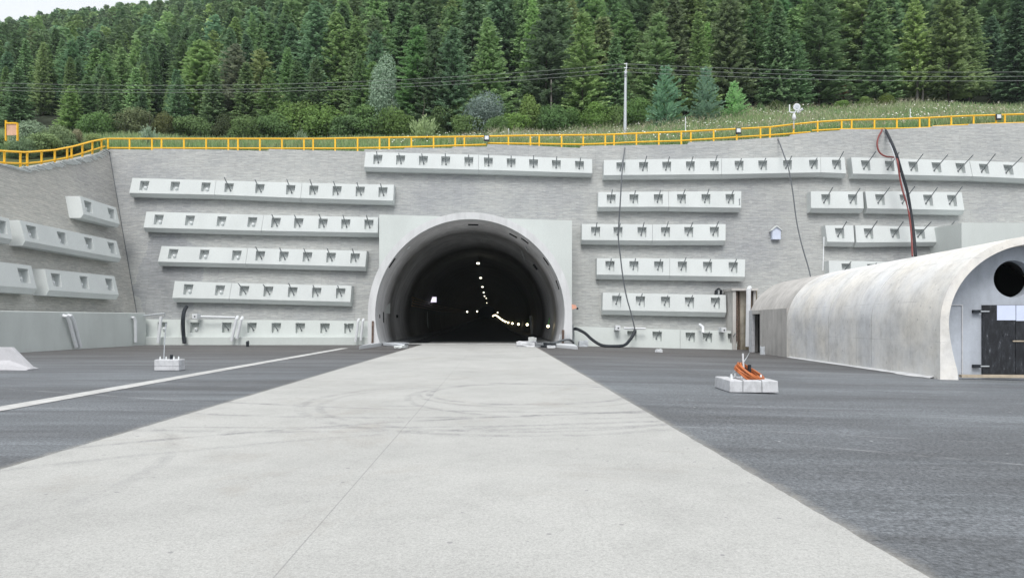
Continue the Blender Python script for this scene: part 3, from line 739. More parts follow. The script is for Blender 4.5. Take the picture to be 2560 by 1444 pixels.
# older rear section, with a doorway in its side
po2 = [p for p in prof(HW+.02, SW, RI-.03, 48, z0=-.5)]
top = [p for p in po2 if p[1] > SW+.55]
ti = [(x*.9, (z-SW)*.9+SW) for x, z in top]
shell(14.32, 21.6, top, ti, 'old_vault', M['old'])
def sidewall(s0, s1, z0, z1, mat, nm, out_=0.0):
    vs = []
    f0 = [gp(s0, -HW-out_, z0), gp(s1, -HW-out_, z0), gp(s1, -HW-out_, z1), gp(s0, -HW-out_, z1)]
    b0 = [p + RX*.18 for p in f0]
    return MB().hexa(f0, b0).build(nm, mat, gal)
sidewall(14.32, 19.2, -.5, 2.55, M['old'], 'old_side_wall'); sidewall(20.9, 21.6, -.5, 2.55, M['block'], 'old_side_wall'); sidewall(19.2, 20.9, 2.32, 2.55, M['old'], 'door_lintel')
MB().hexa([gp(14.32, HW-.3, -.5), gp(21.6, HW-.3, -.5), gp(21.6, HW-.3, 2.55), gp(14.32, HW-.3, 2.55)], [gp(14.32, HW, -.5), gp(21.6, HW, -.5), gp(21.6, HW, 2.55), gp(14.32, HW, 2.55)]).build('old_side_wall', M['old'], gal)
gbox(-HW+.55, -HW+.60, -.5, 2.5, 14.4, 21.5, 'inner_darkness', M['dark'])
MB().plate([p for p in prof(HW-.1, SW, RI-.1, 30)], [], lambda x, z: gp(21.55, x, z), AX*.2).build('rear_wall', M['old'], gal)
# link between the gallery's rear and the retaining wall
MB().hexa([gp(21.8, -1.2, -.5), gp(21.8, 2.6, -.5), gp(21.8, 2.6, 2.6), gp(21.8, -1.2, 2.6)], [gp(26.6, -1.2, -.5), gp(26.6, 2.6, -.5), gp(26.6, 2.6, 2.6), gp(26.6, -1.2, 2.6)]).build('rear_link', M['old'], gal)

# second portal panel behind the gallery
p0, p1 = U(2404, 557, 46.5), U(2800, 556, 46.5)
pp = thing('side_portal_panel', 'pale flat concrete panel on the wall above the front of the gallery', 'concrete panel', (p0.x, 46.5, 0))
q0 = U(2390, 580, 47.6)
MB().hexa([(p0.x, 46.5, -.9), (p1.x, 46.5, -.9), (p1.x, 46.5, p0.z), (p0.x, 46.5, p0.z)], [(p0.x-.55, 50.2, -.9), (p1.x, 50.2, -.9), (p1.x, 50.2, p0.z), (p0.x-.55, 50.2, p0.z)]).build('panel', M['panel'], pp)

# stained niche
nc = thing('drain_niche', 'tall stained brown concrete niche between the ground-level beam and the gallery', 'niche', (15.9, 46.8, 0))
NY = 47.0
for (xa, xb, ya_, yb_, d0, mt, nm) in [(1844,1893,726,874,.15,'stained','back_panel'), (1832,1840,724,874,-.25,'old','side_post'), (1884,1890,724,874,-.12,'old','side_post'), (1829,1896,720,726,-.35,'old','lintel')]:
    a_, b_ = U(xa, ya_, NY+d0), U(xb, yb_, NY+d0)
    MB().box(a_.x, b_.x, NY+d0, NY+d0+1.9, -.7 if yb_ > 800 else b_.z, a_.z).build(nm, M[mt], nc)
for (xa, xb) in ((1840, 1845), (1848, 1850), (1876, 1879)):
    a_, b_ = U(xa, 727, NY-.02), U(xb, 874, NY-.02); MB().box(a_.x, b_.x, NY-.02, NY+.13, -.7, a_.z).build('rusty_bar', M['rust'], nc)

# ------------------------------------------------------------------ pipes and hoses
def pipe(name, label, cat, pts, r, mat, n=8, group=None, smooth_=True, seg=0):
    p = [Vector(q) for q in pts]
    if seg:                                                # Catmull-Rom
        out = []; pp_ = [p[0]]+p+[p[-1]]
        for i in range(1, len(pp_)-2):
            for k in range(seg):
                u = k/seg; a, b, c, d = pp_[i-1:i+3]
                out.append(.5*((2*b)+(c-a)*u+(2*a-5*b+4*c-d)*u*u+(3*b-a-3*c+d)*u**3))
        out.append(p[-1]); p = out
    return tag(MB().tube(p, r, n).build(name, mat, smooth=smooth_), label, cat, group)
def pm(px, py, off=.15): return hit(px, py, OM, NM, off)
WPX = -24.82
def pwl(px, py, off=0):                                    # on the side plinth face
    d = ray(px, py); t_ = (WPX+off)/d.x; return C0+d*t_
dp = 'white drainpipes on the plinths'
pipe('drain_pipe', 'left one of the close pair of white drainpipes on the side wall plinth', 'pipe', [pwl(158,789,-.25), pwl(167,790), pwl(174,805), pwl(191,868)], .10, M['white'], group=dp)
pipe('drain_pipe', 'right one of the close pair of white drainpipes on the side wall plinth', 'pipe', [pwl(170,788,-.25), pwl(178,789), pwl(184,801), pwl(201,867)], .10, M['white'], group=dp)
pipe('drain_pipe', 'single white drainpipe on the side wall plinth next to the corner', 'pipe', [pwl(330,794,-.25), pwl(336,794), pwl(338.5,802), pwl(339,855)], .10, M['white'], group=dp)
Y1 = 46.3
pipe('drain_pipe', 'leaning white pipe hanging in the left corner below the bracket', 'pipe', [U(403,791,Y1), U(400,815,Y1), U(395,857,Y1)], .11, M['white'], group=dp)
pipe('support_bracket', 'pale bracket bar reaching out of the left corner to the leaning pipe', 'bracket', [U(350,790,Y1+.2), U(412,783,Y1-.1), U(412,790,Y1)], .055, M['galv'], 6, smooth_=False)
pipe('gutter_pipe', 'thin white horizontal pipe on top of the ground-level beam left of the tunnel', 'pipe', [U(502,791,46.75), U(588,793,46.75)], .07, M['white'])
pipe('drain_pipe', 'left one of the white pipe pair in the middle of the left ground-level beam', 'pipe', [U(594,791,46.8), U(591,797,46.35), U(579,852,46.35)], .10, M['white'], group=dp)
pipe('drain_pipe', 'right one of the white pipe pair in the middle of the left ground-level beam', 'pipe', [U(606,793,46.8), U(603,799,46.35), U(592,846,46.35)], .10, M['white'], group=dp)
pipe('drain_pipe', 'left one of the white pipe pair beside the left foot of the tunnel ring', 'pipe', [U(897,798,46.8), U(895,803,46.3), U(889,854,46.3)], .09, M['white'], group=dp)
pipe('drain_pipe', 'right one of the white pipe pair beside the left foot of the tunnel ring', 'pipe', [U(909,798,46.8), U(907,803,46.3), U(902,850,46.3)], .09, M['white'], group=dp)
pipe('drain_pipe', 'tall upright white pipe in front of the stained niche', 'pipe', [U(1874,719,46.9), U(1871.5,723,46.3), U(1869,866,46.3)], .155, M['white'], group=dp)
pipe('gutter_pipe', 'thin white horizontal pipe on top of the right ground-level beam behind the cable', 'pipe', [U(1560,820,46.6), U(1614,821,46.6)], .07, M['white'])
pipe('elbow_pipe', 'short white elbow pipe above the right ground-level beam', 'pipe', [U(1749,811,46.9), U(1757,817,46.5), U(1758,832,46.3)], .10, M['white'])
for (px, py, lab) in ((1545, 819, 'small white square socket box on the right beam, left of the cable'), (1810, 824, 'small white square socket box on the right beam, near the niche'), (486, 790, 'small white square socket box on the left beam, right of the black hose')):
    p = U(px, py, 46.45); bx = thing('socket_box', lab, 'box', p, 'socket boxes on the ground-level beams')
    MB().box(p.x-.17, p.x+.17, p.y, p.y+.7, p.z-.17, p.z+.16).build('box_body', M['white'], bx, bevel=.02)
    MB().cyl(p+Vector((.02,-.02,-.02)), p+Vector((.02,.05,-.02)), .05, 10).build('socket_hole', M['black'], bx)
pipe('black_hose', 'short thick black hose arching over the left ground-level beam', 'hose', [U(466,767,47.7), U(461,776,47.0), U(458,792,46.4), U(457.5,815,46.35), U(459,840,46.4), U(461,857,46.3)], .13, M['black'], seg=5)
MB().cyl(U(468,763,48.1), U(465,768,47.6), .16, 10)
pipe('black_hose', 'thick black hose sagging in a wide loop right of the tunnel', 'hose', [U(1434,822,46.3), U(1442,822,45.9), U(1462,832,45.7), U(1480,848,45.6), U(1503,862,45.4), U(1530,865,45.3), U(1560,862.5,45.5), U(1574,850,45.9), U(1584,835,46.2), U(1588,824,46.3)], .105, M['black'], seg=6)
pipe('wall_cable', 'thin grey cable hanging down the wall to the black hose, right of the tunnel', 'cable', [pm(1563,361,.0), pm(1562,372,.1), U(1556,420,46.6), U(1551,500,46.0), U(1546,590,46.2), U(1551,640,46.2), U(1557,690,46.2), U(1566,740,46.2), U(1577,780,46.2), U(1585,812,46.2), U(1588,828,46.2)], .045, M['wire'], seg=5)
pipe('wall_cable', 'thin dark cable slanting down the wall to the rear of the gallery', 'cable', [pm(1942,341,0), pm(1946,350,.08), U(1960,388,49.0), U(1971,420,48.6), U(1982,480,48.3), U(1991,550,48), U(2004,610,47.5), U(2024,680,47), U(2032,730,46)], .045, M['wire'], seg=5)
pipe('black_hose', 'thick black hose slanting from the railing behind the gallery roof', 'hose', [pm(2208,321,-.2), pm(2216,330,.1), U(2237,375,48.5), U(2254,430,48.2), U(2268,478,48.0), U(2277,530,47.8), U(2284,580,47.3), U(2289,640,46.5)], .10, M['black'], seg=5)
pipe('red_hose', 'dark red hose with a wide loose loop beside the black hose', 'hose', [pm(2205,323,-.1), pm(2203,330,.15), pm(2196,343,.5), pm(2193,362,.6), pm(2199,381,.6), pm(2214,391,.7), pm(2232,393,.9), U(2243,400,48.0), U(2249,440,47.9), U(2257,478,47.7), U(2270,520,47.5), U(2278,580,47), U(2281,640,46.3)], .06, M['red'], seg=6)
pipe('grey_hose', 'thin pale hose running beside the black hose at the top right', 'hose', [pm(2208,323,.1), pm(2217,340,.25), U(2232,378,48.3), U(2246,425,48.0), U(2262,480,47.7), U(2273,530,47.4)], .028, M['galv'], seg=5)
pipe('marker_pole', 'thin pale pole standing against the wall left of the hidden beam', 'pole', [U(2057,676,46.4), U(2060,592,46.6)], .03, M['cap'], 6)
# standing post near the right ring foot
pipe('cable_stub', 'upright dark cable bundle against the wall at the right foot of the ring', 'cable', [U(1431,812,46.2), U(1434,835,46.1), U(1433,853,46.0), U(1434,858,45.6)], .07, M['steel'])
pipe('floor_hose', 'dark grey hose lying over the right foot of the tunnel ring', 'hose', [U(1434,858,45.5), U(1427,850,44.2), U(1418,848.5,44.0), U(1400,852,44.1), U(1380,858,44.2), U(1372,854,50), U(1352,846,60)], .07, M['wire'], seg=5)
pipe('floor_hose', 'black hose on the kerb inside the right side of the tunnel mouth', 'hose', [G(1400,867)+Vector((0,0,.1)), G(1380,866)+Vector((0,0,.12)), G(1345,862)+Vector((0,0,.14)), U(1310,853,60)], .09, M['black'], seg=5)

# ------------------------------------------------------------------ ring feet
lf = thing('footing_slab', 'low pale concrete slab at the left foot of the tunnel ring', 'concrete slab', G(920, 866), 'footing slabs of the tunnel ring')
a_ = G(897, 873); b_ = G(945, 866)
MB().hexa([(a_.x, a_.y, -.1), (b_.x, b_.y, -.1), (b_.x, b_.y, .22), (a_.x, a_.y, .22)], [(a_.x, a_.y+3, -.1), (b_.x, b_.y+3, -.1), (b_.x, b_.y+3, .26), (a_.x, a_.y+3, .26)]).build('slab', M['white'], lf, bevel=.04)
rf = thing('footing_slab', 'low pale concrete slab at the right foot of the tunnel ring', 'concrete slab', G(1420, 868), 'footing slabs of the tunnel ring')
a_ = G(1392, 868); b_ = G(1444, 873)
MB().hexa([(a_.x, a_.y, -.1), (b_.x, b_.y, -.1), (b_.x, b_.y, .14), (a_.x, a_.y, .17)], [(a_.x, a_.y+2, -.1), (b_.x, b_.y+2, -.1), (b_.x, b_.y+2, .2), (a_.x, a_.y+2, .2)]).build('slab', M['white'], rf, bevel=.04)
for (px, y0, y1, w_) in ((932, 802, 858, .12), (1408, 824, 862, .15)):
    a_, b_ = U(px, y0, 44.42), U(px-1, y1, 44.42)
    MB().hexa([(a_.x-w_/2, 44.40, a_.z), (a_.x+w_/2, 44.40, a_.z), (b_.x+w_/2, 44.40, b_.z), (b_.x-w_/2, 44.40, b_.z)], [(a_.x-w_/2, 44.497, a_.z), (a_.x+w_/2, 44.497, a_.z), (b_.x+w_/2, 44.497, b_.z), (b_.x-w_/2, 44.497, b_.z)]).build('rust_strip', M['rust'], portal)
rb = thing('starter_bars', 'row of thin steel starter bars at the right foot of the ring', 'steel bars', G(1408, 866))
for px in (1398, 1402, 1413, 1418, 1423): MB().cyl(U(px, 866, 44.2), U(px+.5, 836, 44.3), .03, 6).build('bar', M['galv'], rb)
def rubble(px, py, w_, h_, d_, name, label, mat, seed, grp=None):
    p = G(px, py); rr = random.Random(seed); bm = bmesh.new(); bmesh.ops.create_cube(bm, size=1)
    bmesh.ops.subdivide_edges(bm, edges=bm.edges, cuts=2, use_grid_fill=True)
    for v in bm.verts:
        v.co = Vector((v.co.x*w_, v.co.y*d_, (v.co.z+.5)*h_)) + Vector((rr.uniform(-1,1)*w_*.06, rr.uniform(-1,1)*d_*.06, rr.uniform(-.1,.25)*h_*(v.co.z > 0)))
    me = bpy.data.meshes.new(name); bm.to_mesh(me); bm.free(); me.materials.append(mat)
    o = bpy.data.objects.new(name, me); o.location = (p.x, p.y, p.z+.005); o.rotation_euler.z = rr.uniform(-.3, .3); COL.objects.link(o)
    return tag(o, label, 'rubble' if 'rubble' in name else name.replace('_', ' '), grp)
rubble(1318, 866, 1.15, .30, .8, 'cement_bag', 'largest pale crumpled sack at the right edge of the tunnel mouth', M['block'], 1)
rubble(1331, 860, .55, .42, .5, 'concrete_lump', 'pale upright lump leaning behind the largest sack at the tunnel mouth', M['beam'], 2)
rubble(1348, 867, .5, .22, .5, 'concrete_lump', 'grey lump between the sack and the right ring foot', M['kerb'], 3)
rubble(1362, 868, .4, .12, .4, 'dark_board', 'small dark board lying beside the sack at the tunnel mouth', M['black'], 4)
rubble(1378, 869, .5, .13, .4, 'concrete_lump', 'small white lump beside the right footing slab', M['white'], 5)
rubble(990, 864, 1.4, .18, 1.0, 'steel_plate', 'flat grey plate lying at the left kerb of the tunnel mouth', M['galv'], 6)
rubble(1003, 869, .5, .12, 1.2, 'concrete_lump', 'pale lump on the left edge of the concrete road at the tunnel mouth', M['beam'], 7)
rubble(619, 866, .16, .30, .15, 'black_bag', 'tiny black bag on the asphalt before the left ground-level beam', M['black'], 8)
rubble(1647, 880, .32, .16, .3, 'stone', 'small white stone on the asphalt before the right ground-level beam', M['white'], 9)
rubble(1906, 886, .25, .42, .25, 'folded_tripod', 'small grey stand at the foot of the gallery doorway', M['galv'], 10)
rubble(1458, 866, .62, .36, .3, 'grey_crate', 'low grey box against the beam right of the ring foot', M['galv'], 11)
# orange clamp on the ring edge
p = U(1434, 766, 46.4); MB().cyl(p, p+Vector((.35,-.1,-.12)), .13, 8, .05)
cl_ = thing('wall_clamp', 'small salmon bracket with black tip sticking out right of the ring', 'bracket', p)
MB().hexa([p+Vector(v) for v in ((-.12,0,.16),(.16,0,.1),(.22,0,-.1),(-.12,0,-.2))], [p+Vector(v) for v in ((-.12,.2,.16),(.16,.2,.1),(.22,.2,-.1),(-.12,.2,-.2))]).build('bracket_body', M['salmon'], cl_)
MB().box(p.x+.2, p.x+.32, p.y, p.y+.15, p.z-.2, p.z-.06).build('tip', M['black'], cl_)

# ------------------------------------------------------------------ blocks and barrier
bb = G(416, 927)
lb = thing('concrete_block', 'small upright white concrete block with lifting stubs, left of the road', 'concrete block', bb)
hw = .39
MB().box(bb.x-hw, bb.x+hw, bb.y, bb.y+.42, .005, .36).build('block_body', M['block'], lb, bevel=.03)
MB().box(bb.x-hw-.003, bb.x+hw+.003, bb.y-.003, bb.y+.1, .155, .162).build('tie_strap', M['wire'], lb)
for dx in (-.27, -.08, .16, .31): MB().cyl((bb.x+dx, bb.y+.15, .34), (bb.x+dx, bb.y+.15, .45), .028, 8, .018).build('lifting_stub', M['cap'], lb)
MB().cyl((bb.x+.05, bb.y+.2, .3), (bb.x+.06, bb.y+.2, .50), .045, 10).build('black_pipe_end', M['black'], lb)
pipe('measuring_rod', 'thin pale rod standing on the small white block left of the road', 'rod', [(bb.x-.18, bb.y+.2, .34), (bb.x-.16, bb.y+.2, .9), (bb.x-.11, bb.y+.2, 1.5)], .016, M['galv'], 6)
# right block
A_ = G(1786, 968); B2 = G(1824, 981); C_ = G(1947, 985); D_ = A_+C_-B2
base_z = gz(B2.x, B2.y)
rbk = thing('concrete_block', 'low wide white concrete block carrying the orange cable coil', 'concrete block', (A_+B2+C_+D_)/4)
h_ = .27
bt = [Vector((p.x, p.y, base_z+.004)) for p in (A_, B2, C_, D_)]
tp = [p + Vector((0, 0, h_)) + ((sum(bt, Vector())/4-p)*.02) for p in bt]
MB().hexa(bt, tp).build('block_body', M['block'], rbk, bevel=.02)
cen = sum(tp, Vector())/4
for q in (.27, .66):
    a_ = tp[1].lerp(tp[2], q); b_ = bt[1].lerp(bt[2], q); d_ = tp[0].lerp(tp[3], q)
    MB().tube([b_+Vector((0,-.008,.02)), a_+Vector((0,-.008,0)), a_+Vector((0,.02,.008)), d_+Vector((0,0,.008))], .006, 5).build('tie_wire', M['wire'], rbk)
for q in ((.2,.5),(.35,.3),(.8,.6),(.12,.75)):
    a_ = tp[0].lerp(tp[3], q[0]).lerp(tp[1].lerp(tp[2], q[0]), q[1]); MB().cyl(a_, a_+Vector((0,0,.10)), .03, 8, .02).build('lifting_stub', M['cap'], rbk)
# coil
cc_ = U(1873, 933, cen.y-.1); nrm = Vector((.50, -.42, .80)).normalized()
e1 = nrm.cross(Vector((0,1,0))).normalized()
e1 = (U(1905, 950, cen.y) - U(1843, 915, cen.y)).normalized(); nrm = Vector((e1.z*-1, -.35*1, e1.x)); nrm = (nrm - e1*nrm.dot(e1)).normalized(); e2 = nrm.cross(e1)
pts = []
rr = random.Random(3); rad = .30
for k in range(9*26):
    a = 2*math.pi*k/26; turn = k//26
    r_ = rad + .022*math.sin(turn*2.1) + .012*math.sin(3*a+turn); hgt = (turn-4)*.020 + .01*math.sin(2*a+turn)
    pts.append(cc_ + e1*(math.cos(a)*r_*1.08) + e2*(math.sin(a)*r_*.9) + nrm*hgt)
tag(MB().tube(pts, .019, 6).build('cable_coil', M['orange'], smooth=True), 'tilted coil of orange cable leaning on the right concrete block', 'cable coil')
cy = thing('pipe_stubs', 'two short black pipe stubs standing inside the orange coil', 'pipe', cen)
a_ = U(1873, 944, cen.y); MB().cyl(a_-Vector((0,0,.06)), U(1873.5, 911, cen.y), .042, 12).build('stub', M['black'], cy)
a_ = U(1863, 940, cen.y+.05); MB().cyl(a_-Vector((0,0,.08)), U(1862, 917, cen.y+.05), .032, 12).build('stub', M['black'], cy)
pipe('measuring_rod', 'white rod standing up out of the orange coil on the right block', 'rod', [Vector((cen.x-.09, cen.y+.02, tp[0].z)), U(1859, 920, cen.y+.02), U(1857, 883, cen.y+.02)], .022, M['white'], 8)
pipe('guy_wire', 'thin wire from the orange coil to the left end of its block', 'wire', [U(1846, 918, cen.y), tp[0]+Vector((.25,-.3,.01))], .007, M['galv'], 5)
pipe('guy_wire', 'thin wire leading from the white rod back towards the niche', 'wire', [U(1860, 903, cen.y), U(1867, 893, 24), G(1874, 880)], .012, M['galv'], 5)
# barrier at the far left
p = G(66, 925); x1 = p.x; y_ = p.y
br = thing('concrete_barrier', 'grey concrete road barrier with a sloping end at the far left edge', 'barrier', (x1-2, y_, 0))
zt_ = .72; prof_ = [(0, 0), (.09, .18), (.20, .30), (.24, zt_), (.40, zt_), (.44, .3), (.55, .18), (.64, 0)]
mb = MB(); xa, xb = -21.0, x1
for (X, top_) in ((xa, 1), (xb-.68, 1), (xb, 0)):
    for (yy_, zz_) in prof_:
        mb.v.append((X, y_+(yy_ if top_ else yy_), zz_ if top_ else min(zz_, .03)))
for j in range(2):
    for i in range(7): mb.f.append((j*8+i, j*8+i+1, j*8+9+i, j*8+8+i))
    mb.f.append((j*8+7, j*8, j*8+8, j*8+15))
mb.f += [tuple(range(8)), tuple(range(16, 24))]
mb.build('barrier_body', M['barrier'], br, bevel=.015)

# ------------------------------------------------------------------ railing
def rail(name, label, posts, toprail, lowrail, plane, off, group=None):
    O, N = plane
    root = thing(name, label, 'railing', hit(posts[len(posts)//2][0], posts[len(posts)//2][1]+24, O, N, off), group)
    def dep(px):
        py = interp(TOPM if plane is PLM else TOPW, 0, px, 1); return hit(px, py, O, N, off)
    def at(px, py):
        d = dep(px)
        if plane is PLM: return U(px, py, d.y)
        q = ray(px, py); tt = d.x/q.x; return C0+q*tt
    def sq(pts, w_, nm):
        mb = MB(); mb.tube(pts, w_*.72, 4); mb.build(nm, M['yellow'], root)
    sq([at(*p) for p in toprail], .085, 'top_rail')
    for seg in lowrail: sq([at(*p) for p in seg], .08, 'lower_rail')
    for (px, yt) in posts:
        low = max([interp(sg, 0, px, 1) for sg in lowrail if sg[0][0]-3 <= px <= sg[-1][0]+3] or [yt+22])
        a = at(px, yt+1); b = at(px, low+4); b = Vector((a.x, a.y, b.z))
        MB().box(-.055, .055, -.03, .03, b.z-.25, a.z, Matrix.Translation((a.x, a.y, 0))).build('post', M['yellow'], root)
    return at
TR_ = [(264,348),(268,347),(800,347),(900,345),(1000,343.5),(1100,342.5),(1212,341),(1330,338.5),(1450,337.5),(1513,337),(1600,333),(1700,329.5),(1842,322.5),(1925,318),(1984,311),(2044,305),(2104,301),(2135,300),(2242,298),(2323,294.5),(2400,290.5),(2512,287),(2620,284)]
LR_ = [[(268,370),(500,370.5),(700,371),(850,371),(972,369),(1100,365),(1215,361.5)], [(1219,358),(1300,359),(1450,361),(1513,359),(1600,355),(1700,352),(1842,343),(1925,338),(2026,330.5)], [(2030,326.5),(2104,323),(2242,321.5),(2330,319),(2332,316),(2490,309),(2512,308.5),(2620,305)]]
pxs = [324,380,404,460,515.5,571,595,650,705,760,783,838,894,949,973,1028.5,1084,1138,1161,1271,1326,1348,1404,1458,1513,1535,1591,1647,1703,1727,1784,1842,1901,1925,1984,2044,2104,2129,2186,2242,2299,2323,2378,2434,2490,2512,2570]
pxs = [270]+pxs
atM = rail('yellow_railing', 'long yellow railing along the top of the main wall', [(x, interp(TR_, 0, x, 1)) for x in pxs], TR_, LR_, PLM, -.12)
TRW = [(-60,372),(11,378),(60,380.5),(68,380.5),(137,375),(179,367),(206,360),(231,353),(264,347)]
LRW = [[(-60,402),(11,407),(60,409),(104,405),(137,400),(168,394),(206,383),(231,375),(262,366)]]
atW = rail('yellow_railing', 'yellow railing curving down over the side wall at far left', [(x, interp(TRW, 0, x, 1)) for x in (-45,11,51,68,104,137,168,179,206,231,254)], TRW, LRW, PLW, -.12)
for i, (px, py, lab) in enumerate(((1217,346,'square floodlight on the yellow railing above the tunnel mouth'), (1845,328,'square floodlight on the yellow railing right of the tunnel'), (2494,293,'square floodlight on the yellow railing near the right edge'))):
    c_ = atM(px, py); c_ = Vector((c_.x, c_.y-.12, c_.z))
    L = thing('floodlight', lab, 'floodlight', c_, 'floodlights on the railing')
    MB().box(c_.x-.20, c_.x+.20, c_.y-.03, c_.y+.09, c_.z-.24, c_.z+.20).build('housing', M['black'], L, bevel=.02)
    MB().box(c_.x-.15, c_.x+.15, c_.y-.05, c_.y-.032, c_.z-.13, c_.z+.15).build('glass', M['white'], L)
    MB().box(c_.x-.06, c_.x+.06, c_.y-.058, c_.y-.052, c_.z-.05, c_.z+.08).build('led_chip', M['cap'], L)
# siren / antenna mast
b_ = atM(1984, 318); Ym = b_.y-.08
L = thing('camera_mast', 'white antenna and camera cluster on the railing at right', 'mast', b_)
MB().cyl(U(1984.5, 322, Ym), U(1984.5, 281, Ym), .035, 8).build('mast_pole', M['galv'], L)
MB().tube([U(1985, 301, Ym), U(1985, 298, Ym), U(1985, 293, Ym), U(1985, 287, Ym), U(1985, 284, Ym)], [.06, .14, .15, .10, .05], 12).build('dome', M['white'], L, smooth=True)
MB().tube([U(1985, 281.5, Ym), U(1975.5, 281, Ym), U(1974, 279, Ym), U(1974, 262, Ym)], .05, 8).build('antenna', M['cap'], L)
d_ = U(1991.5, 268, Ym)
MB().cyl(d_+Vector((0,.04,0)), d_+Vector((0,-.06,0)), .25, 20, .27).build('dish', M['white'], L)
MB().cyl(d_+Vector((0,-.062,0)), d_+Vector((0,-.08,0)), .15, 16).build('dish_centre', M['galv'], L)
MB().cyl(U(1986, 283, Ym), U(1991, 275, Ym), .05, 8).build('clamp', M['galv'], L)
MB().cyl(U(1993, 281, Ym), U(1998, 278.5, Ym-.1), .09, 10, .10).build('camera', M['white'], L)
MB().cyl(U(1999, 277, Ym), U(2007, 272.5, Ym-.15), .08, 10, .10).build('camera', M['white'], L)
# gabled boxes on the wall
def gable(px0, px1, pyt, pyr, pyb, label, bodymat, roofmat, dep_, open_=False):
    pc = pm((px0+px1)/2, (pyt+pyb)/2, .4); Y = pc.y
    xl, xr = U(px0, pyb, Y).x, U(px1, pyb, Y).x; zb, ze, zt2 = U(px0, pyb, Y).z, U(px0, pyr, Y).z, U(px0, pyt, Y).z; xm_ = (xl+xr)/2
    L = thing('gabled_lantern', label, 'lantern', pc)
    th = .05
    def q(v, nm, mt):
        MB().hexa([Vector((x, Y, z)) for x, z in v], [Vector((x, Y+dep_, z)) for x, z in v]).build(nm, mt, L)
    q([(xl+.03, zb), (xr-.03, zb), (xr-.03, ze), (xl+.03, ze)], 'body', bodymat) if not open_ else q([(xl+.14, zb), (xr-.14, zb), (xr-.14, ze), (xl+.14, ze)], 'body', bodymat)
    MB().add([(xl+.05, Y+.02, ze), (xr-.05, Y+.02, ze), (xm_, Y+.02, zt2-.06), (xl+.05, Y+dep_, ze), (xr-.05, Y+dep_, ze), (xm_, Y+dep_, zt2-.06)], [(0,1,2),(5,4,3),(0,2,5,3),(1,4,5,2),(0,3,4,1)]).build('gable', bodymat, L)
    for s in (-1, 1):
        xe = xl-.06 if s < 0 else xr+.06
        MB().hexa([(xe, Y-.08, ze-.05), (xm_, Y-.08, zt2), (xm_, Y-.08, zt2-th*2), (xe, Y-.08, ze-.05-th)], [(xe, Y+dep_, ze-.05), (xm_, Y+dep_, zt2), (xm_, Y+dep_, zt2-th*2), (xe, Y+dep_, ze-.05-th)]).build('roof_side', roofmat, L)
        if open_: MB().box(min(xe, xe-s*.07), max(xe, xe-s*.07), Y-.05, Y+dep_, zb-.02, ze-.05).build('side_frame', roofmat, L)
gable(1930, 1953, 563, 574, 598, 'white gabled wall lantern between the beam rows and the gallery', plain('pale_blue_body', (.55, .60, .72), .4, .05, 3), M['beam'], .35)
gable(1791.5, 1803, 719, 725, 735, 'small black gabled lantern on the right end of the fifth-row beam', M['cap'], M['black'], .3, True)

# ------------------------------------------------------------------ terrain
def lo(v, a, b): return min(max((v-a)/(b-a), 0), 1)
XT = [(p.x, p.z) for p in topm]
def Xw(z): return -26-.28*z
def zwing(Y):
    return interp([(p.y, p.z) for p in topw], 0, Y, 1)
def ztop(X): return interp(XT, 0, X, 1)
def T(X, Y):
    nse = .35*math.sin(X*.21+1.3)*math.sin(Y*.17) + .2*math.sin(X*.53+Y*.31)
    if X < cornerTop.x:
        base = zwing(min(Y, cornerTop.y)) + .03*min(cornerTop.x-X, 60)
        if Y <= cornerTop.y: return base + .02*(0)
        z0 = base; dy = Y-cornerTop.y
    else:
        z0 = ztop(X); yb_ = 48.7+.2*z0; dy = max(0, Y-yb_)
    s1 = .285 + .055*lo(X, -20, 30) + .02*lo(X, 8, 20)
    near = min(dy, 27); z = z0 + s1*near
    if dy > 27:
        far_ = dy-27
        xr = X/(Y+1e-6)                                    # direction seen from the road
        s2 = .457 + 0.040*lo(xr, -.75, -.50) + .11*lo(xr, -.50, -.30)
        z += s2*min(far_, 222) - .35*max(0, far_-222)
        z += nse*lo(far_, 0, 15)*2.0
    return z + nse*.35*lo(dy, 0, 8)
gx_ = [cornerTop.x] + [p.x for p in topm[1:]]
gx_ = sorted(set([round(v, 3) for v in gx_]))
xs_l = list(np.linspace(-330, cornerTop.x-1.2, 75))
xs_r = gx_ + list(np.linspace(gx_[-1]+2, 330, 60))
Xs = xs_l + xs_r
dys = [0, .6, 1.5, 3, 5, 7, 9, 12, 15, 18, 21, 24, 27, 30, 34, 38] + list(np.linspace(44, 290, 48))
mb = MB()
for dy in dys:
    for X in Xs:
        if X < cornerTop.x: yb_ = cornerTop.y
        else: yb_ = 48.7+.2*ztop(X)
        Y = yb_+dy; z = T(X, Y)
        if dy == 0 and X >= cornerTop.x: z = ztop(X)-.05
        mb.v.append((X, Y, z))
nx = len(Xs)
for j in range(len(dys)-1):
    for i in range(nx-1): mb.f.append((j*nx+i, j*nx+i+1, (j+1)*nx+i+1, (j+1)*nx+i))
o = len(mb.v)
ysw = [p.y for p in sorted(topw, key=lambda q: q.y)]
ysw = sorted(set([round(v, 3) for v in list(np.linspace(14, cornerTop.y, 30))+[y for y in ysw if 14 < y < cornerTop.y]]))
dxs = [0, .8, 2, 4, 7, 11, 16, 22, 30, 40, 60, 90, 140, 200, 300]
for Y in ysw:
    z0 = zwing(Y)
    for dx in dxs:
        X = Xw(z0)-.35-dx
        z = T(min(X, cornerTop.x-.01), min(Y, cornerTop.y)); 
        mb.v.append((X, Y, z0-.05 if dx == 0 else z))
nd = len(dxs)
for j in range(len(ysw)-1):
    for i in range(nd-1): mb.f.append((o+j*nd+i, o+(j+1)*nd+i, o+(j+1)*nd+i+1, o+j*nd+i+1))
hill = struct(mb.build('hillside', M['soil'], smooth=True, fix=False))
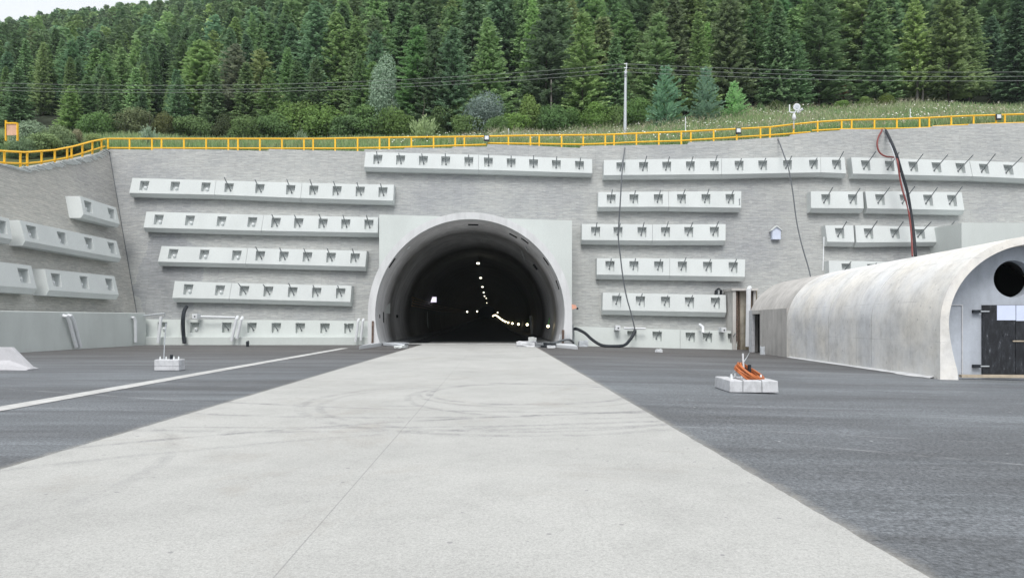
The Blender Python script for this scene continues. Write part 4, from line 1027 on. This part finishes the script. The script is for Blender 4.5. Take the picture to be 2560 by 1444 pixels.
hill.data.materials.append(M['meadow'])
mi = []
for f in hill.data.polygons: mi.append(1 if (f.center.y < 78 and f.center.x > -60) else 0)
hill.data.polygons.foreach_set('material_index', mi)

# ------------------------------------------------------------------ vegetation meshes
def mesh_np(name, V, Fq, mat, leaf=None, tint=None):
    me = bpy.data.meshes.new(name); nv, nf, k = len(V), len(Fq), Fq.shape[1]
    me.vertices.add(nv); me.vertices.foreach_set('co', np.asarray(V, np.float32).ravel())
    me.loops.add(nf*k); me.loops.foreach_set('vertex_index', Fq.astype(np.int32).ravel())
    me.polygons.add(nf); me.polygons.foreach_set('loop_start', np.arange(0, nf*k, k, dtype=np.int32)); me.polygons.foreach_set('loop_total', np.full(nf, k, np.int32))
    me.update(calc_edges=True)
    if leaf is not None:
        a = me.attributes.new('leaf', 'FLOAT', 'FACE'); a.data.foreach_set('value', leaf.astype(np.float32))
    if tint is not None:
        a = me.attributes.new('tint', 'FLOAT_COLOR', 'FACE'); a.data.foreach_set('color', np.hstack([tint, np.ones((nf, 1))]).astype(np.float32).ravel())
    me.materials.append(mat); return me
def conifer(seed, H=16.0, Rm=3.3, z0=.04, whorl=.30, nb=11, step=.19, size=.86, irr=.25, droop=.35):
    g = np.random.default_rng(seed); quads = []; lf = []
    z = z0*H; lopside = g.uniform(0, 6.28)
    while z < H-.15:
        tt = (z-z0*H)/(H-z0*H); rr = Rm*(1-tt)**.74*(.55+.45*min(1, tt/.12)) + .10
        rr *= 1+g.uniform(-irr, irr)
        k = max(4, int(nb*(.6+.5*(1-tt))))
        az0 = g.uniform(0, 6.28)
        for b in range(k):
            az = az0+6.283*b/k+g.uniform(-.3, .3); L = rr*g.uniform(.62, 1.12)*(1+.12*math.cos(az-lopside))
            if g.random() < .05: continue
            ca, sa = math.cos(az), math.sin(az); zb = z+g.uniform(-.2, .2)
            n_ = max(2, int(L/step)); shade = np.clip(g.normal(.5, .16), 0, 1)
            up = .25*tt
            for i in range(n_):
                f_ = (i+.6)/n_; r_ = L*f_; zz = zb + r_*(up-droop*.55) + .10*L*f_*f_
                if f_ < .18 and L > 1: continue
                for sd_ in (-1, 1):
                    a2 = az + sd_*g.uniform(.25, .85)*(1 if i < n_-1 else .35)
                    l_ = (.42+.36*(1-f_)*min(L, 2)/2)*size*g.uniform(.75, 1.3); w_ = .15*size*g.uniform(.8, 1.3)
                    dx, dy, dz = math.cos(a2)*l_, math.sin(a2)*l_, -droop*l_*g.uniform(.5, 1.6)+up*l_
                    px, py = ca*r_, sa*r_; nxv, nyv = -math.sin(a2)*w_, math.cos(a2)*w_; tl_ = w_*g.uniform(-1.3, 1.3)
                    p = (px, py, zz)
                    quads.append(((p[0]-nxv*.4, p[1]-nyv*.4, p[2]), (px+dx*.55+nxv, py+dy*.55+nyv, zz+dz*.5+tl_), (px+dx, py+dy, zz+dz), (px+dx*.55-nxv, py+dy*.55-nyv, zz+dz*.5-tl_)))
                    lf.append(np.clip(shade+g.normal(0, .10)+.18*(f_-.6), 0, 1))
        z += whorl*(1-.45*tt)*g.uniform(.8, 1.2)
    # leader
    for k in range(5):
        a = g.uniform(0, 6.28); quads.append(((0, 0, H-.5), (.05*math.cos(a), .05*math.sin(a), H-.3), (0, 0, H+.25), (-.05*math.cos(a), -.05*math.sin(a), H-.3))); lf.append(.6)
    Q_ = np.array(quads); return Q_, np.array(lf)
def qmesh(name, Q_, lf, mat):
    n_ = len(Q_); return mesh_np(name, Q_.reshape(-1, 3), np.arange(n_*4).reshape(n_, 4), mat, lf)
def trunkmesh(H, r):
    mb = MB(); g = random.Random(int(H*10)); pts = [Vector((g.uniform(-.04, .04)*k, g.uniform(-.04, .04)*k, -1.0+(H+.8)*k/6)) for k in range(7)]
    mb.tube(pts, [r*(1-.93*k/6) for k in range(7)], 6)
    me = bpy.data.meshes.new('trunk'); me.from_pydata(mb.v, [], mb.f); me.materials.append(M['bark']); return me
CON = []
for i, kw in enumerate([dict(), dict(Rm=2.8, droop=.5), dict(Rm=3.7, whorl=.48, irr=.35), dict(Rm=3.1, z0=.12, irr=.4), dict(Rm=2.6, droop=.25), dict(Rm=3.4, z0=.08, droop=.6, irr=.3), dict(Rm=2.8, z0=.24, irr=.45, nb=6)]):
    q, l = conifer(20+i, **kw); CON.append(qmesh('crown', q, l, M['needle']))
TRK = trunkmesh(15, .13)
q, l = conifer(50, H=16, Rm=2.3, z0=.1, whorl=.55, nb=6, step=.45, irr=.3, size=.8); THIN = qmesh('crown', q, l, M['needle'])
def leafball(seed, n_=6500, H=4.0, W=2.0, lobes=14, size=.125, low=.1):
    g = np.random.default_rng(seed); cs = []
    for k in range(lobes):
        a = g.uniform(0, 6.28); r_ = W*.62*math.sqrt(g.random()); h = H*(low+.1+.62*g.random()*(1-.45*r_/W)); cs.append((math.cos(a)*r_, math.sin(a)*r_, h, W*g.uniform(.30, .52), g.normal(.5, .16)))
    cs.append((0, 0, H*.72, W*.45, .55)); quads = []; lf = []
    for i in range(n_):
        c_ = cs[g.integers(len(cs))]; v = g.normal(size=3); v /= np.linalg.norm(v); rr = c_[3]*(g.uniform(.72, 1.1)); 
        p = np.array([c_[0]+v[0]*rr, c_[1]+v[1]*rr, c_[2]+v[2]*rr*H/W/2.0])
        if p[2] < 0.05: continue
        nrm_ = v + g.normal(0, .55, 3) + np.array([0, 0, .4]); nrm_ /= np.linalg.norm(nrm_)
        t1 = np.cross(nrm_, g.normal(size=3)); t1 /= np.linalg.norm(t1); t2 = np.cross(nrm_, t1); s_ = size*g.uniform(.6, 1.3)
        quads.append((p-t1*s_, p+t2*s_*.5, p+t1*s_, p-t2*s_*.5)); lf.append(np.clip(c_[4]+g.normal(0, .13), 0, 1))
    return np.array(quads), np.array(lf)
BUSH = []
for i, kw in enumerate([dict(), dict(H=3.2, W=2.4, lobes=12), dict(H=5, W=1.8, lobes=10), dict(H=4, W=2.6, lobes=18, n_=8000)]):
    q, l = leafball(70+i, **kw); BUSH.append(qmesh('foliage', q, l, M['leaf']))
q, l = leafball(90, n_=9000, H=9, W=2.3, lobes=9, size=.12, low=.16); TALL = qmesh('foliage', q, l, M['leaf'])
q, l = leafball(91, n_=8000, H=5, W=2.4, lobes=11, size=.09, low=.05); ROUND = qmesh('foliage', q, l, M['leaf'])
def willow(seed, n_=900, H=2.4, W=1.5):                    # many upright leafy shoots
    g = np.random.default_rng(seed); quads = []; lf = []
    for i in range(n_//9):
        a = g.uniform(0, 6.28); sp_ = g.uniform(.05, 1)*W*.8; h = H*g.uniform(.6, 1)*(1-.25*sp_/W); s0 = g.normal(.55, .12)
        for k in range(9):
            f_ = (k+1.5)/10; p = np.array([math.cos(a)*sp_*f_, math.sin(a)*sp_*f_, h*f_]); d_ = np.array([math.cos(a)*.3+g.normal(0, .3), math.sin(a)*.3+g.normal(0, .3), .8]); d_ /= np.linalg.norm(d_)
            sd_ = np.cross(d_, g.normal(size=3)); sd_ /= np.linalg.norm(sd_); l_ = .30; quads.append((p, p+d_*l_*.5+sd_*.06, p+d_*l_, p+d_*l_*.5-sd_*.06)); lf.append(np.clip(s0+g.normal(0, .1), 0, 1))
    return np.array(quads), np.array(lf)
q, l = willow(5); WIL = qmesh('foliage', q, l, M['leaf'])
q, l = conifer(66, H=5, Rm=1.75, z0=.03, whorl=.22, nb=9, step=.2, size=.62, irr=.2, droop=-.25); PINE = qmesh('foliage', q, l, M['needle'])

def shade(c, j=.0):
    return (c[0], c[1], c[2], 1)
SPRUCE = (.225, .345, .17); SPRUCE_L = (.31, .44, .20); SPRUCE_D = (.175, .275, .15); OLIVE = (.25, .33, .175); BLUEG = (.085, .145, .115)
def tree(name, label, cat, X, Y, crown, h, base_h, wide=1.0, col=SPRUCE, group=None, trunk=True, crown_name='crown', rot=None, zoff=0.0):
    z = T(X, Y)+zoff
    root = thing(name, label, cat, (X, Y, z), group)
    s = h/base_h; root.scale = (s*wide, s*wide, s); root.rotation_euler = (random.uniform(-.03, .03), random.uniform(-.03, .03), rot if rot is not None else random.uniform(0, 6.28))
    c_ = bpy.data.objects.new(crown_name, crown); COL.objects.link(c_); c_.parent = root; c_.color = shade(tuple(v*(2.8 if crown_name == 'crown' and max(col) < .2 and name == 'spruce_tree' and 'ordinary' not in label and col not in (SPRUCE, SPRUCE_L, SPRUCE_D) else 1) for v in col))
    if trunk: k = bpy.data.objects.new('trunk', TRK if base_h == 16 else TRK2); COL.objects.link(k); k.parent = root
    return root
TRK2 = trunkmesh(4.2, .07)
def jit(c, a=.14):
    k = random.uniform(1-a, 1+a); return (c[0]*k*random.uniform(.93, 1.1), c[1]*k, c[2]*k*random.uniform(.9, 1.08))
def at_px(px, Y): return (px-CX)/F*Y
used = []
# notable conifers: px, tip row, depth, proto, colour, width, label
NOTE = [
 (500,100,86,0,SPRUCE_L,1.45,'broad bright-green spruce standing well forward left of centre'),
 (592,110,82,6,(.115,.125,.085),1.25,'thin greyish half-bare spruce right of the broad bright-green one'),
 (655,122,84,6,(.13,.155,.075),1.2,'sparse yellowish-green spruce beside the half-bare greyish one'),
 (745,155,83,4,SPRUCE,1.2,'narrow young spruce between the yellowish one and the tall central spruces'),
 (845,30,88,0,SPRUCE_L,1.25,'tall full spruce left of the pale leafy tree'),
 (935,40,90,6,(.09,.118,.068),1.2,'tall thin olive spruce directly behind the pale leafy tree'),
 (1045,65,80,2,(.065,.115,.052),1.15,'broad olive-green spruce just right of the pale leafy tree'),
 (1135,15,86,0,SPRUCE,1.1,'very tall straight spruce above the tunnel mouth'),
 (1197,35,90,6,(.088,.105,.068),1.1,'spindly brownish spruce with a bare lower trunk above the tunnel'),
 (1270,20,88,1,SPRUCE_D,1.05,'tall dark spruce right of the spindly brownish one'),
 (1365,10,80,2,(.072,.10,.058),1.35,'massive brown-tinged spruce between the tunnel and the utility pole'),
 (1500,42,82,5,(.095,.118,.062),1.15,'yellow-tipped spruce just left of the utility pole'),
 (1560,25,88,0,SPRUCE,1.2,'large dark spruce directly behind the utility pole'),
 (1740,20,90,1,SPRUCE,1.1,'tall spruce behind the row of small blue-green pines'),
 (1845,10,90,3,(.065,.095,.07),1.2,'dark feathery pine behind the light-green small pine'),
 (1960,50,84,0,(.06,.11,.062),1.35,'broad full spruce above the antenna cluster'),
 (2040,80,84,2,(.075,.105,.068),1.2,'spruce with drooping boughs right of the antenna cluster'),
 (2230,10,88,5,(.082,.128,.07),1.3,'light-green drooping spruce right of the rusty dead tree'),
 (2110,210,82,6,(.26,.13,.07),1.1,'small rusty-brown dead conifer at the forest edge'),
 (2440,60,86,5,(.07,.112,.063),1.2,'full green spruce left of the bare trunks near the right edge'),
 (215,190,80,4,SPRUCE,1.3,'young spruce in front of the dark wood at left'),
 (180,215,78,4,SPRUCE_L,1.3,'smallest young spruce in front of the dark wood at left'),
 (40,165,80,0,(.085,.13,.07),1.0,'light-green spruce near the left edge of the photo'),
 (290,250,77,1,SPRUCE,1.2,'short bushy spruce above the bend of the railing'),
]
for (px, ty, Y, pr_, col, wd, lab) in NOTE:
    X = at_px(px, Y); z = T(X, Y); H = (HY-ty)/F*Y+CH - z
    if ty < 60: H = max(H, 12)
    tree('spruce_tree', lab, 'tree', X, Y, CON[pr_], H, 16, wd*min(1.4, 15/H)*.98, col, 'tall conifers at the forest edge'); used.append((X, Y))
# the rest of the forest
cand = []
sp = 4.3; Y = 79.0
while Y < 300:
    step_ = sp if Y < 140 else sp*1.25
    half = .80*Y+8; X = -half + random.uniform(0, step_)
    while X < half:
        x_, y_ = X+random.uniform(-1.5, 1.5), Y+random.uniform(-1.6, 1.6)
        if all((x_-a)**2+(y_-b)**2 > 5.5 for a, b in used if abs(b-y_) < 3): cand.append((y_, x_))
        X += step_
    if Y > 84:                                             # woods go on past the picture's edges
        for sgn, lim in ((-1, 1.45), (1, 1.05)):
            X = half
            while X < lim*Y: cand.append((y_ if False else Y+1000+random.uniform(-1.6, 1.6), sgn*X)); X += step_*1.15
    Y += step_*.86
cand.sort()
NIND = 300-len(NOTE)
zone_lab = {
 (0,0): 'ordinary dark spruce of the front rows, on the left third of the wooded slope', (0,1): 'ordinary dark spruce of the front rows, in the middle above the tunnel', (0,2): 'ordinary dark spruce of the front rows, on the right third of the wooded slope',
 (1,0): 'ordinary spruce of the rear rows, on the left third of the wooded slope', (1,1): 'ordinary spruce of the rear rows, in the middle above the tunnel', (1,2): 'ordinary spruce of the rear rows, on the right third of the wooded slope'}
mass = []
cnt = 0
for (Y, X) in cand:
    beyond = Y > 1000
    if beyond: Y -= 1000
    r_ = X/Y
    edge = lo(r_, -.75, -.3)
    col = random.choice([SPRUCE, SPRUCE, SPRUCE_D, SPRUCE_L, (.22, .35, .21), OLIVE if random.random() < .15 else SPRUCE])
    col = jit(col, .2)
    H = (random.uniform(13, 18.5) if Y > 86 else random.uniform(9, 15))*(.58+.42*lo(r_, -.5, -.1))
    if cnt < NIND:
        cnt += 1
        zn = (0 if Y < 92 else 1, 0 if r_ < -.25 else 1 if r_ < .25 else 2)
        pr_ = random.choice([0, 1, 2, 3, 4, 5] + ([3, 6, 6, 5] if r_ > .35 else []))
        tree('spruce_tree', zone_lab[zn], 'tree', X, Y, CON[pr_], H, 16, random.uniform(.95, 1.3), col, 'ordinary spruces: '+['left', 'middle', 'right'][zn[1]]+(' front rows' if zn[0] == 0 else ' rear rows'))
    else: mass.append((X, Y, H, col))
# far forest as one mass
LOW = [conifer(200+i, whorl=.80, nb=7, step=.62, size=2.1, irr=.3, Rm=2.9+.3*i, z0=.12) for i in range(4)]
LFB = leafball(95, n_=330, H=12, W=4.2, lobes=12, size=.62, low=.2)
VV, LL, TT = [], [], []
for (X, Y, H, col) in mass:
    k = random.randrange(4); q, l = LOW[k]
    if X/Y < -.35 and random.random() < .28 or random.random() < .10: q, l = LFB; H *= 1.1; sc = H/14; col = jit((.07, .115, .055), .2)
    else: sc = H/16
    if Y > 190:
        sel = rng.random(len(q)) < .75; q, l = q[sel], l[sel]; q = q.mean(axis=1, keepdims=True)+(q-q.mean(axis=1, keepdims=True))*1.35
    a = random.uniform(0, 6.28); ca, sa = math.cos(a), math.sin(a); wd = random.uniform(1.0, 1.3)
    v = np.empty_like(q); v[..., 0] = (q[..., 0]*ca-q[..., 1]*sa)*sc*wd+X; v[..., 1] = (q[..., 0]*sa+q[..., 1]*ca)*sc*wd+Y; v[..., 2] = q[..., 2]*sc+T(X, Y)
    VV.append(v); LL.append(l); TT.append(np.tile(np.array(col), (len(q), 1)))
VV = np.concatenate(VV); LL = np.concatenate(LL); TT = np.concatenate(TT)
fo = bpy.data.objects.new('forest', mesh_np('forest', VV.reshape(-1, 3), np.arange(len(VV)*4).reshape(-1, 4), M['mass'], LL, TT)); COL.objects.link(fo)
tag(fo, 'dense far spruce forest covering the upper hillside', 'forest', kind='stuff')

# broadleaf trees and shrubs along the edge
def shr(px, ty, Y, mesh, bh, col, wide, lab, cat='shrub', name='leafy_shrub', group=None, cn='foliage', zoff=0):
    X = at_px(px, Y); z = T(X, Y); H = (HY-ty)/F*Y+CH-z
    tree(name, lab, cat, X, Y, mesh, max(H, .6), bh, wide, col, group, True, cn, zoff=zoff)
shr(972,122,75.5,TALL,9,(.38,.50,.36),.85,'pale grey-green tall leafy tree in front of the spruces','tree','pale_leafy_tree')
shr(1213,222,74,ROUND,5,(.26,.33,.30),1.05,'round blue-grey bushy tree above the tunnel mouth','tree','round_leafy_tree')
shr(1062,288,57,WIL,2.4,(.36,.46,.24),1.0,'light-green willow-like bush just behind the railing above the tunnel','shrub','willow_bush')
shr(372,312,56,WIL,2.4,(.40,.50,.36),.8,'pale feathery bush behind the railing left of the top beams','shrub','willow_bush')
shr(750,322,57,WIL,2.4,(.30,.38,.24),.8,'small pale sapling behind the railing, middle left','shrub','willow_bush')
for (px, ty, wd, col, lab) in ((1663,168,.85,(.13,.22,.16),'blue-green small pine next right of the utility pole'), (1762,172,.80,(.15,.23,.17),'second blue-green small pine right of the utility pole'), (1838,206,.95,(.20,.32,.17),'light-green rounded small pine, lowest of the three')):
    shr(px, ty, 69, PINE, 5, tuple(v*1.7 for v in col), wd*1.15, lab, 'tree', 'young_pine')
BR = (.19, .30, .095); BG = (.14, .23, .09)
SH = [(1322,236,74,2,BR,1.3),(1290,285,73,1,BR,1.2),(1380,262,75,3,BG,1.4),(1430,272,75,0,BG,1.4),(1480,255,76,3,BR,1.3),(1540,262,76,0,BG,1.3),(1590,245,76,3,BG,1.3),
      (930,262,76,3,BG,1.5),(990,276,75,1,BR,1.3),(1100,268,76,0,BG,1.4),(1140,255,77,2,BG,1.4),(870,290,75,1,BG,1.5),(810,262,77,3,BR,1.6),(770,250,77,2,BR,1.5),(720,256,76,0,BR,1.5),(690,285,75,1,BG,1.3),
      (620,290,74,3,BG,1.4),(560,285,75,0,(.09,.12,.055),1.4),(480,292,74,1,BG,1.4),(410,280,73,2,(.15,.165,.07),1.3),(340,270,73,3,(.14,.17,.09),1.5),(250,285,72,1,BG,1.3),
      (1900,262,75,0,BG,1.3),(1940,255,76,3,(.08,.12,.04),1.4),(2060,262,76,0,BG,1.3),(2105,255,74,1,BR,1.2),(2160,245,75,3,BR,1.3),(2215,238,74,3,(.15,.22,.06),1.2),(2010,250,77,2,BG,1.3),
      (1170,290,73,1,BG,1.3),(1245,296,72,1,BG,1.3),(1700,285,74,0,BG,1.3),(1790,270,75,3,BG,1.3)]
for i, (px, ty, Y, k, col, wd) in enumerate(SH):
    reg = 0 if px < 700 else 1 if px < 1200 else 2 if px < 1650 else 3
    shr(px, ty-6, Y, BUSH[k], [4, 3.2, 5, 4][k], jit(col, .1), wd*.72, ['leafy green shrub at the forest foot, left of the willow bushes', 'leafy green shrub at the forest foot above the left beams', 'leafy green shrub at the forest foot between tunnel and utility pole', 'leafy green shrub at the forest foot right of the utility pole'][reg], group='forest-foot shrubs '+['far left', 'above the left beams', 'before the pole', 'right of the pole'][reg])
# shrubs behind the side railing
for i, (px, ty, Y, k, col, wd) in enumerate([(85,290,47,3,(.26,.34,.25),1.5),(150,308,47.5,1,(.24,.32,.17),1.5),(195,314,48.5,0,(.30,.29,.19),1.3),(236,326,50,1,(.30,.38,.16),1.3),(28,346,44.2,0,(.25,.35,.16),1.5),(112,322,45.6,1,(.22,.30,.15),1.6),(62,335,44.2,3,(.24,.33,.18),1.5),(3,350,45,2,(.24,.36,.18),1.2),(172,335,47.2,1,(.22,.30,.15),1.3),(212,336,48.4,0,(.25,.31,.16),1.3),(-30,310,46,3,(.22,.31,.16),1.4),(135,345,46.3,1,(.22,.30,.15),1.4)]):
    shr(px, ty+6, Y+1.6, BUSH[k], [4, 3.2, 5, 4][k], col, wd*.62, 'scrubby grey-green bush on the bank behind the side wall railing', group='bushes behind the side railing')
# bare trunks in the dark gap at right
for i, (px, y0, y1, lab) in enumerate([(2292,150,272,'tall bare grey trunk in the dark gap of the forest at right'), (2305,190,272,'thin bare trunk close to the tall grey one at right'), (1376,200,245,'short bare grey trunk standing among the shrubs left of the pole')]):
    a, b = U(px, y1, 77.5), U(px+2, y0, 78.2); a.z = T(a.x, a.y)-.3
    tag(MB().tube([a, a.lerp(b, .5)+Vector((.05,0,0)), b], [.15, .11, .07], 7).build('bare_trunk', plain('grey_bark', (.15, .14, .13), .9, .3, 2)), lab, 'tree trunk')

# meadow
def blades(n_, xr, yf, hr, wr, cols, seed, name, lab, cat, mat, tip=False):
    g = np.random.default_rng(seed); X = g.uniform(xr[0], xr[1], n_); D = yf(g, n_); keepx = []
    P_ = []
    for x_, d_ in zip(X, D):
        if x_ < cornerTop.x: y_ = cornerTop.y+d_
        else: y_ = 48.9+.2*ztop(x_)+d_
        P_.append((x_, y_, T(x_, y_)-.03))
    P_ = np.array(P_); patch = .5+.5*np.sin(P_[:, 0]*.35+np.sin(P_[:, 1]*.4)*2)
    h = g.uniform(hr[0], hr[1], n_)*(.7+.5*patch); w_ = g.uniform(wr[0], wr[1], n_); a = g.uniform(0, 3.14, n_); ln = g.normal(0, .22, (n_, 2))*h[:, None]
    dx, dy = np.cos(a)*w_, np.sin(a)*w_
    z0_ = P_[:, 2]; zz = z0_+h
    if tip: lowz = z0_+h*.75
    else: lowz = z0_
    V = np.stack([np.stack([P_[:, 0]-dx, P_[:, 1]-dy, lowz], 1), np.stack([P_[:, 0]+dx, P_[:, 1]+dy, lowz], 1), np.stack([P_[:, 0]+ln[:, 0]+dx*.35, P_[:, 1]+ln[:, 1]+dy*.35, zz], 1), np.stack([P_[:, 0]+ln[:, 0]-dx*.35, P_[:, 1]+ln[:, 1]-dy*.35, zz], 1)], 1)
    cols = np.array(cols); ci = (patch*len(cols)*.999).astype(int); ci = np.where(g.random(n_) < .4, g.integers(0, len(cols), n_), ci); tint = cols[ci]*g.uniform(.8, 1.2, (n_, 1))
    o_ = bpy.data.objects.new(name, mesh_np(name, V.reshape(-1, 3), np.arange(n_*4).reshape(-1, 4), mat, g.uniform(.3, .7, n_), tint)); COL.objects.link(o_)
    return tag(o_, lab, cat, kind='stuff')
yf = lambda g, n_: .1+26*g.random(n_)**1.35
blades(98000, (-52, 52), yf, (.28, .95), (.015, .04), [(.25, .38, .16), (.20, .32, .13), (.28, .39, .19), (.33, .40, .21)], 1, 'meadow_grass', 'tall green grass growing between the yellow railing and the forest', 'grass', M['grassblade'])
blades(9000, (-5, 46), yf, (.7, 1.25), (.012, .03), [(.55, .48, .36), (.48, .44, .33), (.42, .42, .30)], 2, 'seed_heads', 'tan seed stalks standing above the meadow grass', 'grass', M['grassblade'], tip=True)
g = np.random.default_rng(9); qs = []
for i in range(1300):
    x_ = g.uniform(-10, 46); d_ = .2+22*g.random()**1.3; y_ = 48.9+.2*ztop(x_)+d_
    if math.sin(x_*.6+d_*.3)+g.normal(0, .5) < .2: continue
    z_ = T(x_, y_)+g.uniform(.6, 1.1); s_ = g.uniform(.03, .075); nn = 6
    c_ = [(x_+s_*math.cos(6.283*k/4), y_+s_*.8*math.sin(6.283*k/4), z_+s_*.7*math.sin(6.283*k/4)) for k in range(4)]; qs.append(c_)
qs = np.array(qs); nq = len(qs)
fl = bpy.data.objects.new('wildflowers', mesh_np('wildflowers', qs.reshape(-1, 3), np.arange(nq*4).reshape(-1, 4), plain('petals', (.72, .73, .66), .7, .1, 2))); COL.objects.link(fl)
tag(fl, 'small white wildflower heads scattered through the meadow', 'flowers', kind='stuff')
# weeds hugging the wall top
# ------------------------------------------------------------------ utility pole and wires
Yp = 59.0; pb = U(1562, 318, Yp); pb.z = T(pb.x, Yp)
pt = U(1566, 160, Yp)
pole = thing('utility_pole', 'pale grey utility pole standing in the meadow right of the tunnel', 'utility pole', pb)
MB().tube([pb-Vector((0,0,.5)), U(1564, 183, Yp), U(1564.3, 176, Yp)], [.15, .105, .09], 12).build('pole_shaft', M['galv'], pole, smooth=True)
MB().tube([U(1564.3, 178, Yp), U(1566, 170, Yp), U(1567, 158, Yp)], .05, 8).build('top_bracket', M['galv'], pole)
for py in (187, 192): MB().cyl(U(1563.8, py+1, Yp), U(1563.8, py-1, Yp), .15, 10).build('clamp_ring', M['steel'], pole)
for py in (160, 170, 180): MB().cyl(U(1560, py, Yp), U(1568, py, Yp), .05, 8).build('insulator', M['cap'], pole)
for i, (y0, dyl, ym, yr) in enumerate([(160, 214, 181, 0), (170, 225, 192, 0), (180, 232, 203, 0)]):
    nm = ['top', 'middle', 'lowest'][i]
    pl_ = [U(x, dyl-(dyl-y0)*((x-400)/1164)**2, Yp+.05*0) for x in np.linspace(1564, -500, 40)]
    pipe('power_line', '%s of the three overhead wires left of the utility pole' % nm, 'wire', pl_, .016, M['oldwire'], 5, group='overhead wires')
    pr2 = [U(x, ym-(ym-y0)*((x-2400)/836)**2, Yp) for x in np.linspace(1564, 3100, 30)]
    pipe('power_line', '%s of the three overhead wires right of the utility pole' % nm, 'wire', pr2, .016, M['oldwire'], 5, group='overhead wires')
# thin fence poles in the grass
for (px, y0, y1, lab) in ((1272, 322, 350, 'thin white stake in the meadow just right of the first floodlight'), (1714, 292, 325, 'thin white stake in the meadow between utility pole and second floodlight'), (2276, 272, 320, 'thin white stake in the meadow above the hoses')):
    a, b = U(px, y1, 55), U(px-.5, y0, 55); a.z = T(a.x, 55)-.2; tag(MB().cyl(a, b, .035, 6).build('marker_stake', M['cap']), lab, 'stake')
# yellow framed board on the bank at far left
Yb = 43.5
L = thing('framed_board', 'pale orange board in a yellow frame on the bank at far left', 'board', U(28, 340, Yb))
a, b = U(14, 305, Yb), U(43, 340, Yb)
MB().box(a.x+.05, b.x-.05, Yb+.02, Yb+.08, b.z+.05, a.z-.05).build('board', plain('faded_board', (.62, .38, .27), .8, .2, 3), L)
for (x0, x1, z0_, z1_) in ((a.x-.03, a.x+.03, b.z-.3, a.z+.1), (b.x-.03, b.x+.03, b.z-.3, a.z-.05)): MB().box(x0, x1, Yb-.03, Yb+.09, z0_, z1_).build('frame_post', M['yellow'], L)
MB().box(a.x+.055, b.x-.055, Yb-.03, Yb+.015, a.z-.12, a.z-.03).build('frame_bar', M['yellow'], L)

# ------------------------------------------------------------------ haze
if HAZE:
    hb = MB().box(-420, 420, -80, 420, -2.5, 260).build('haze', None); hb['kind'] = 'stuff'; hb['label'] = 'thin even haze hanging in the valley air'; hb['category'] = 'haze'
    hm = bpy.data.materials.new('haze'); hm.use_nodes = True; hm.node_tree.nodes.clear()
    ho = hm.node_tree.nodes.new('ShaderNodeOutputMaterial'); hv = hm.node_tree.nodes.new('ShaderNodeVolumePrincipled')
    hv.inputs['Color'].default_value = (.80, .90, .95, 1); hv.inputs['Density'].default_value = HAZE; hv.inputs['Anisotropy'].default_value = 0
    hm.node_tree.links.new(hv.outputs[0], ho.inputs['Volume']); hb.data.materials.append(hm)
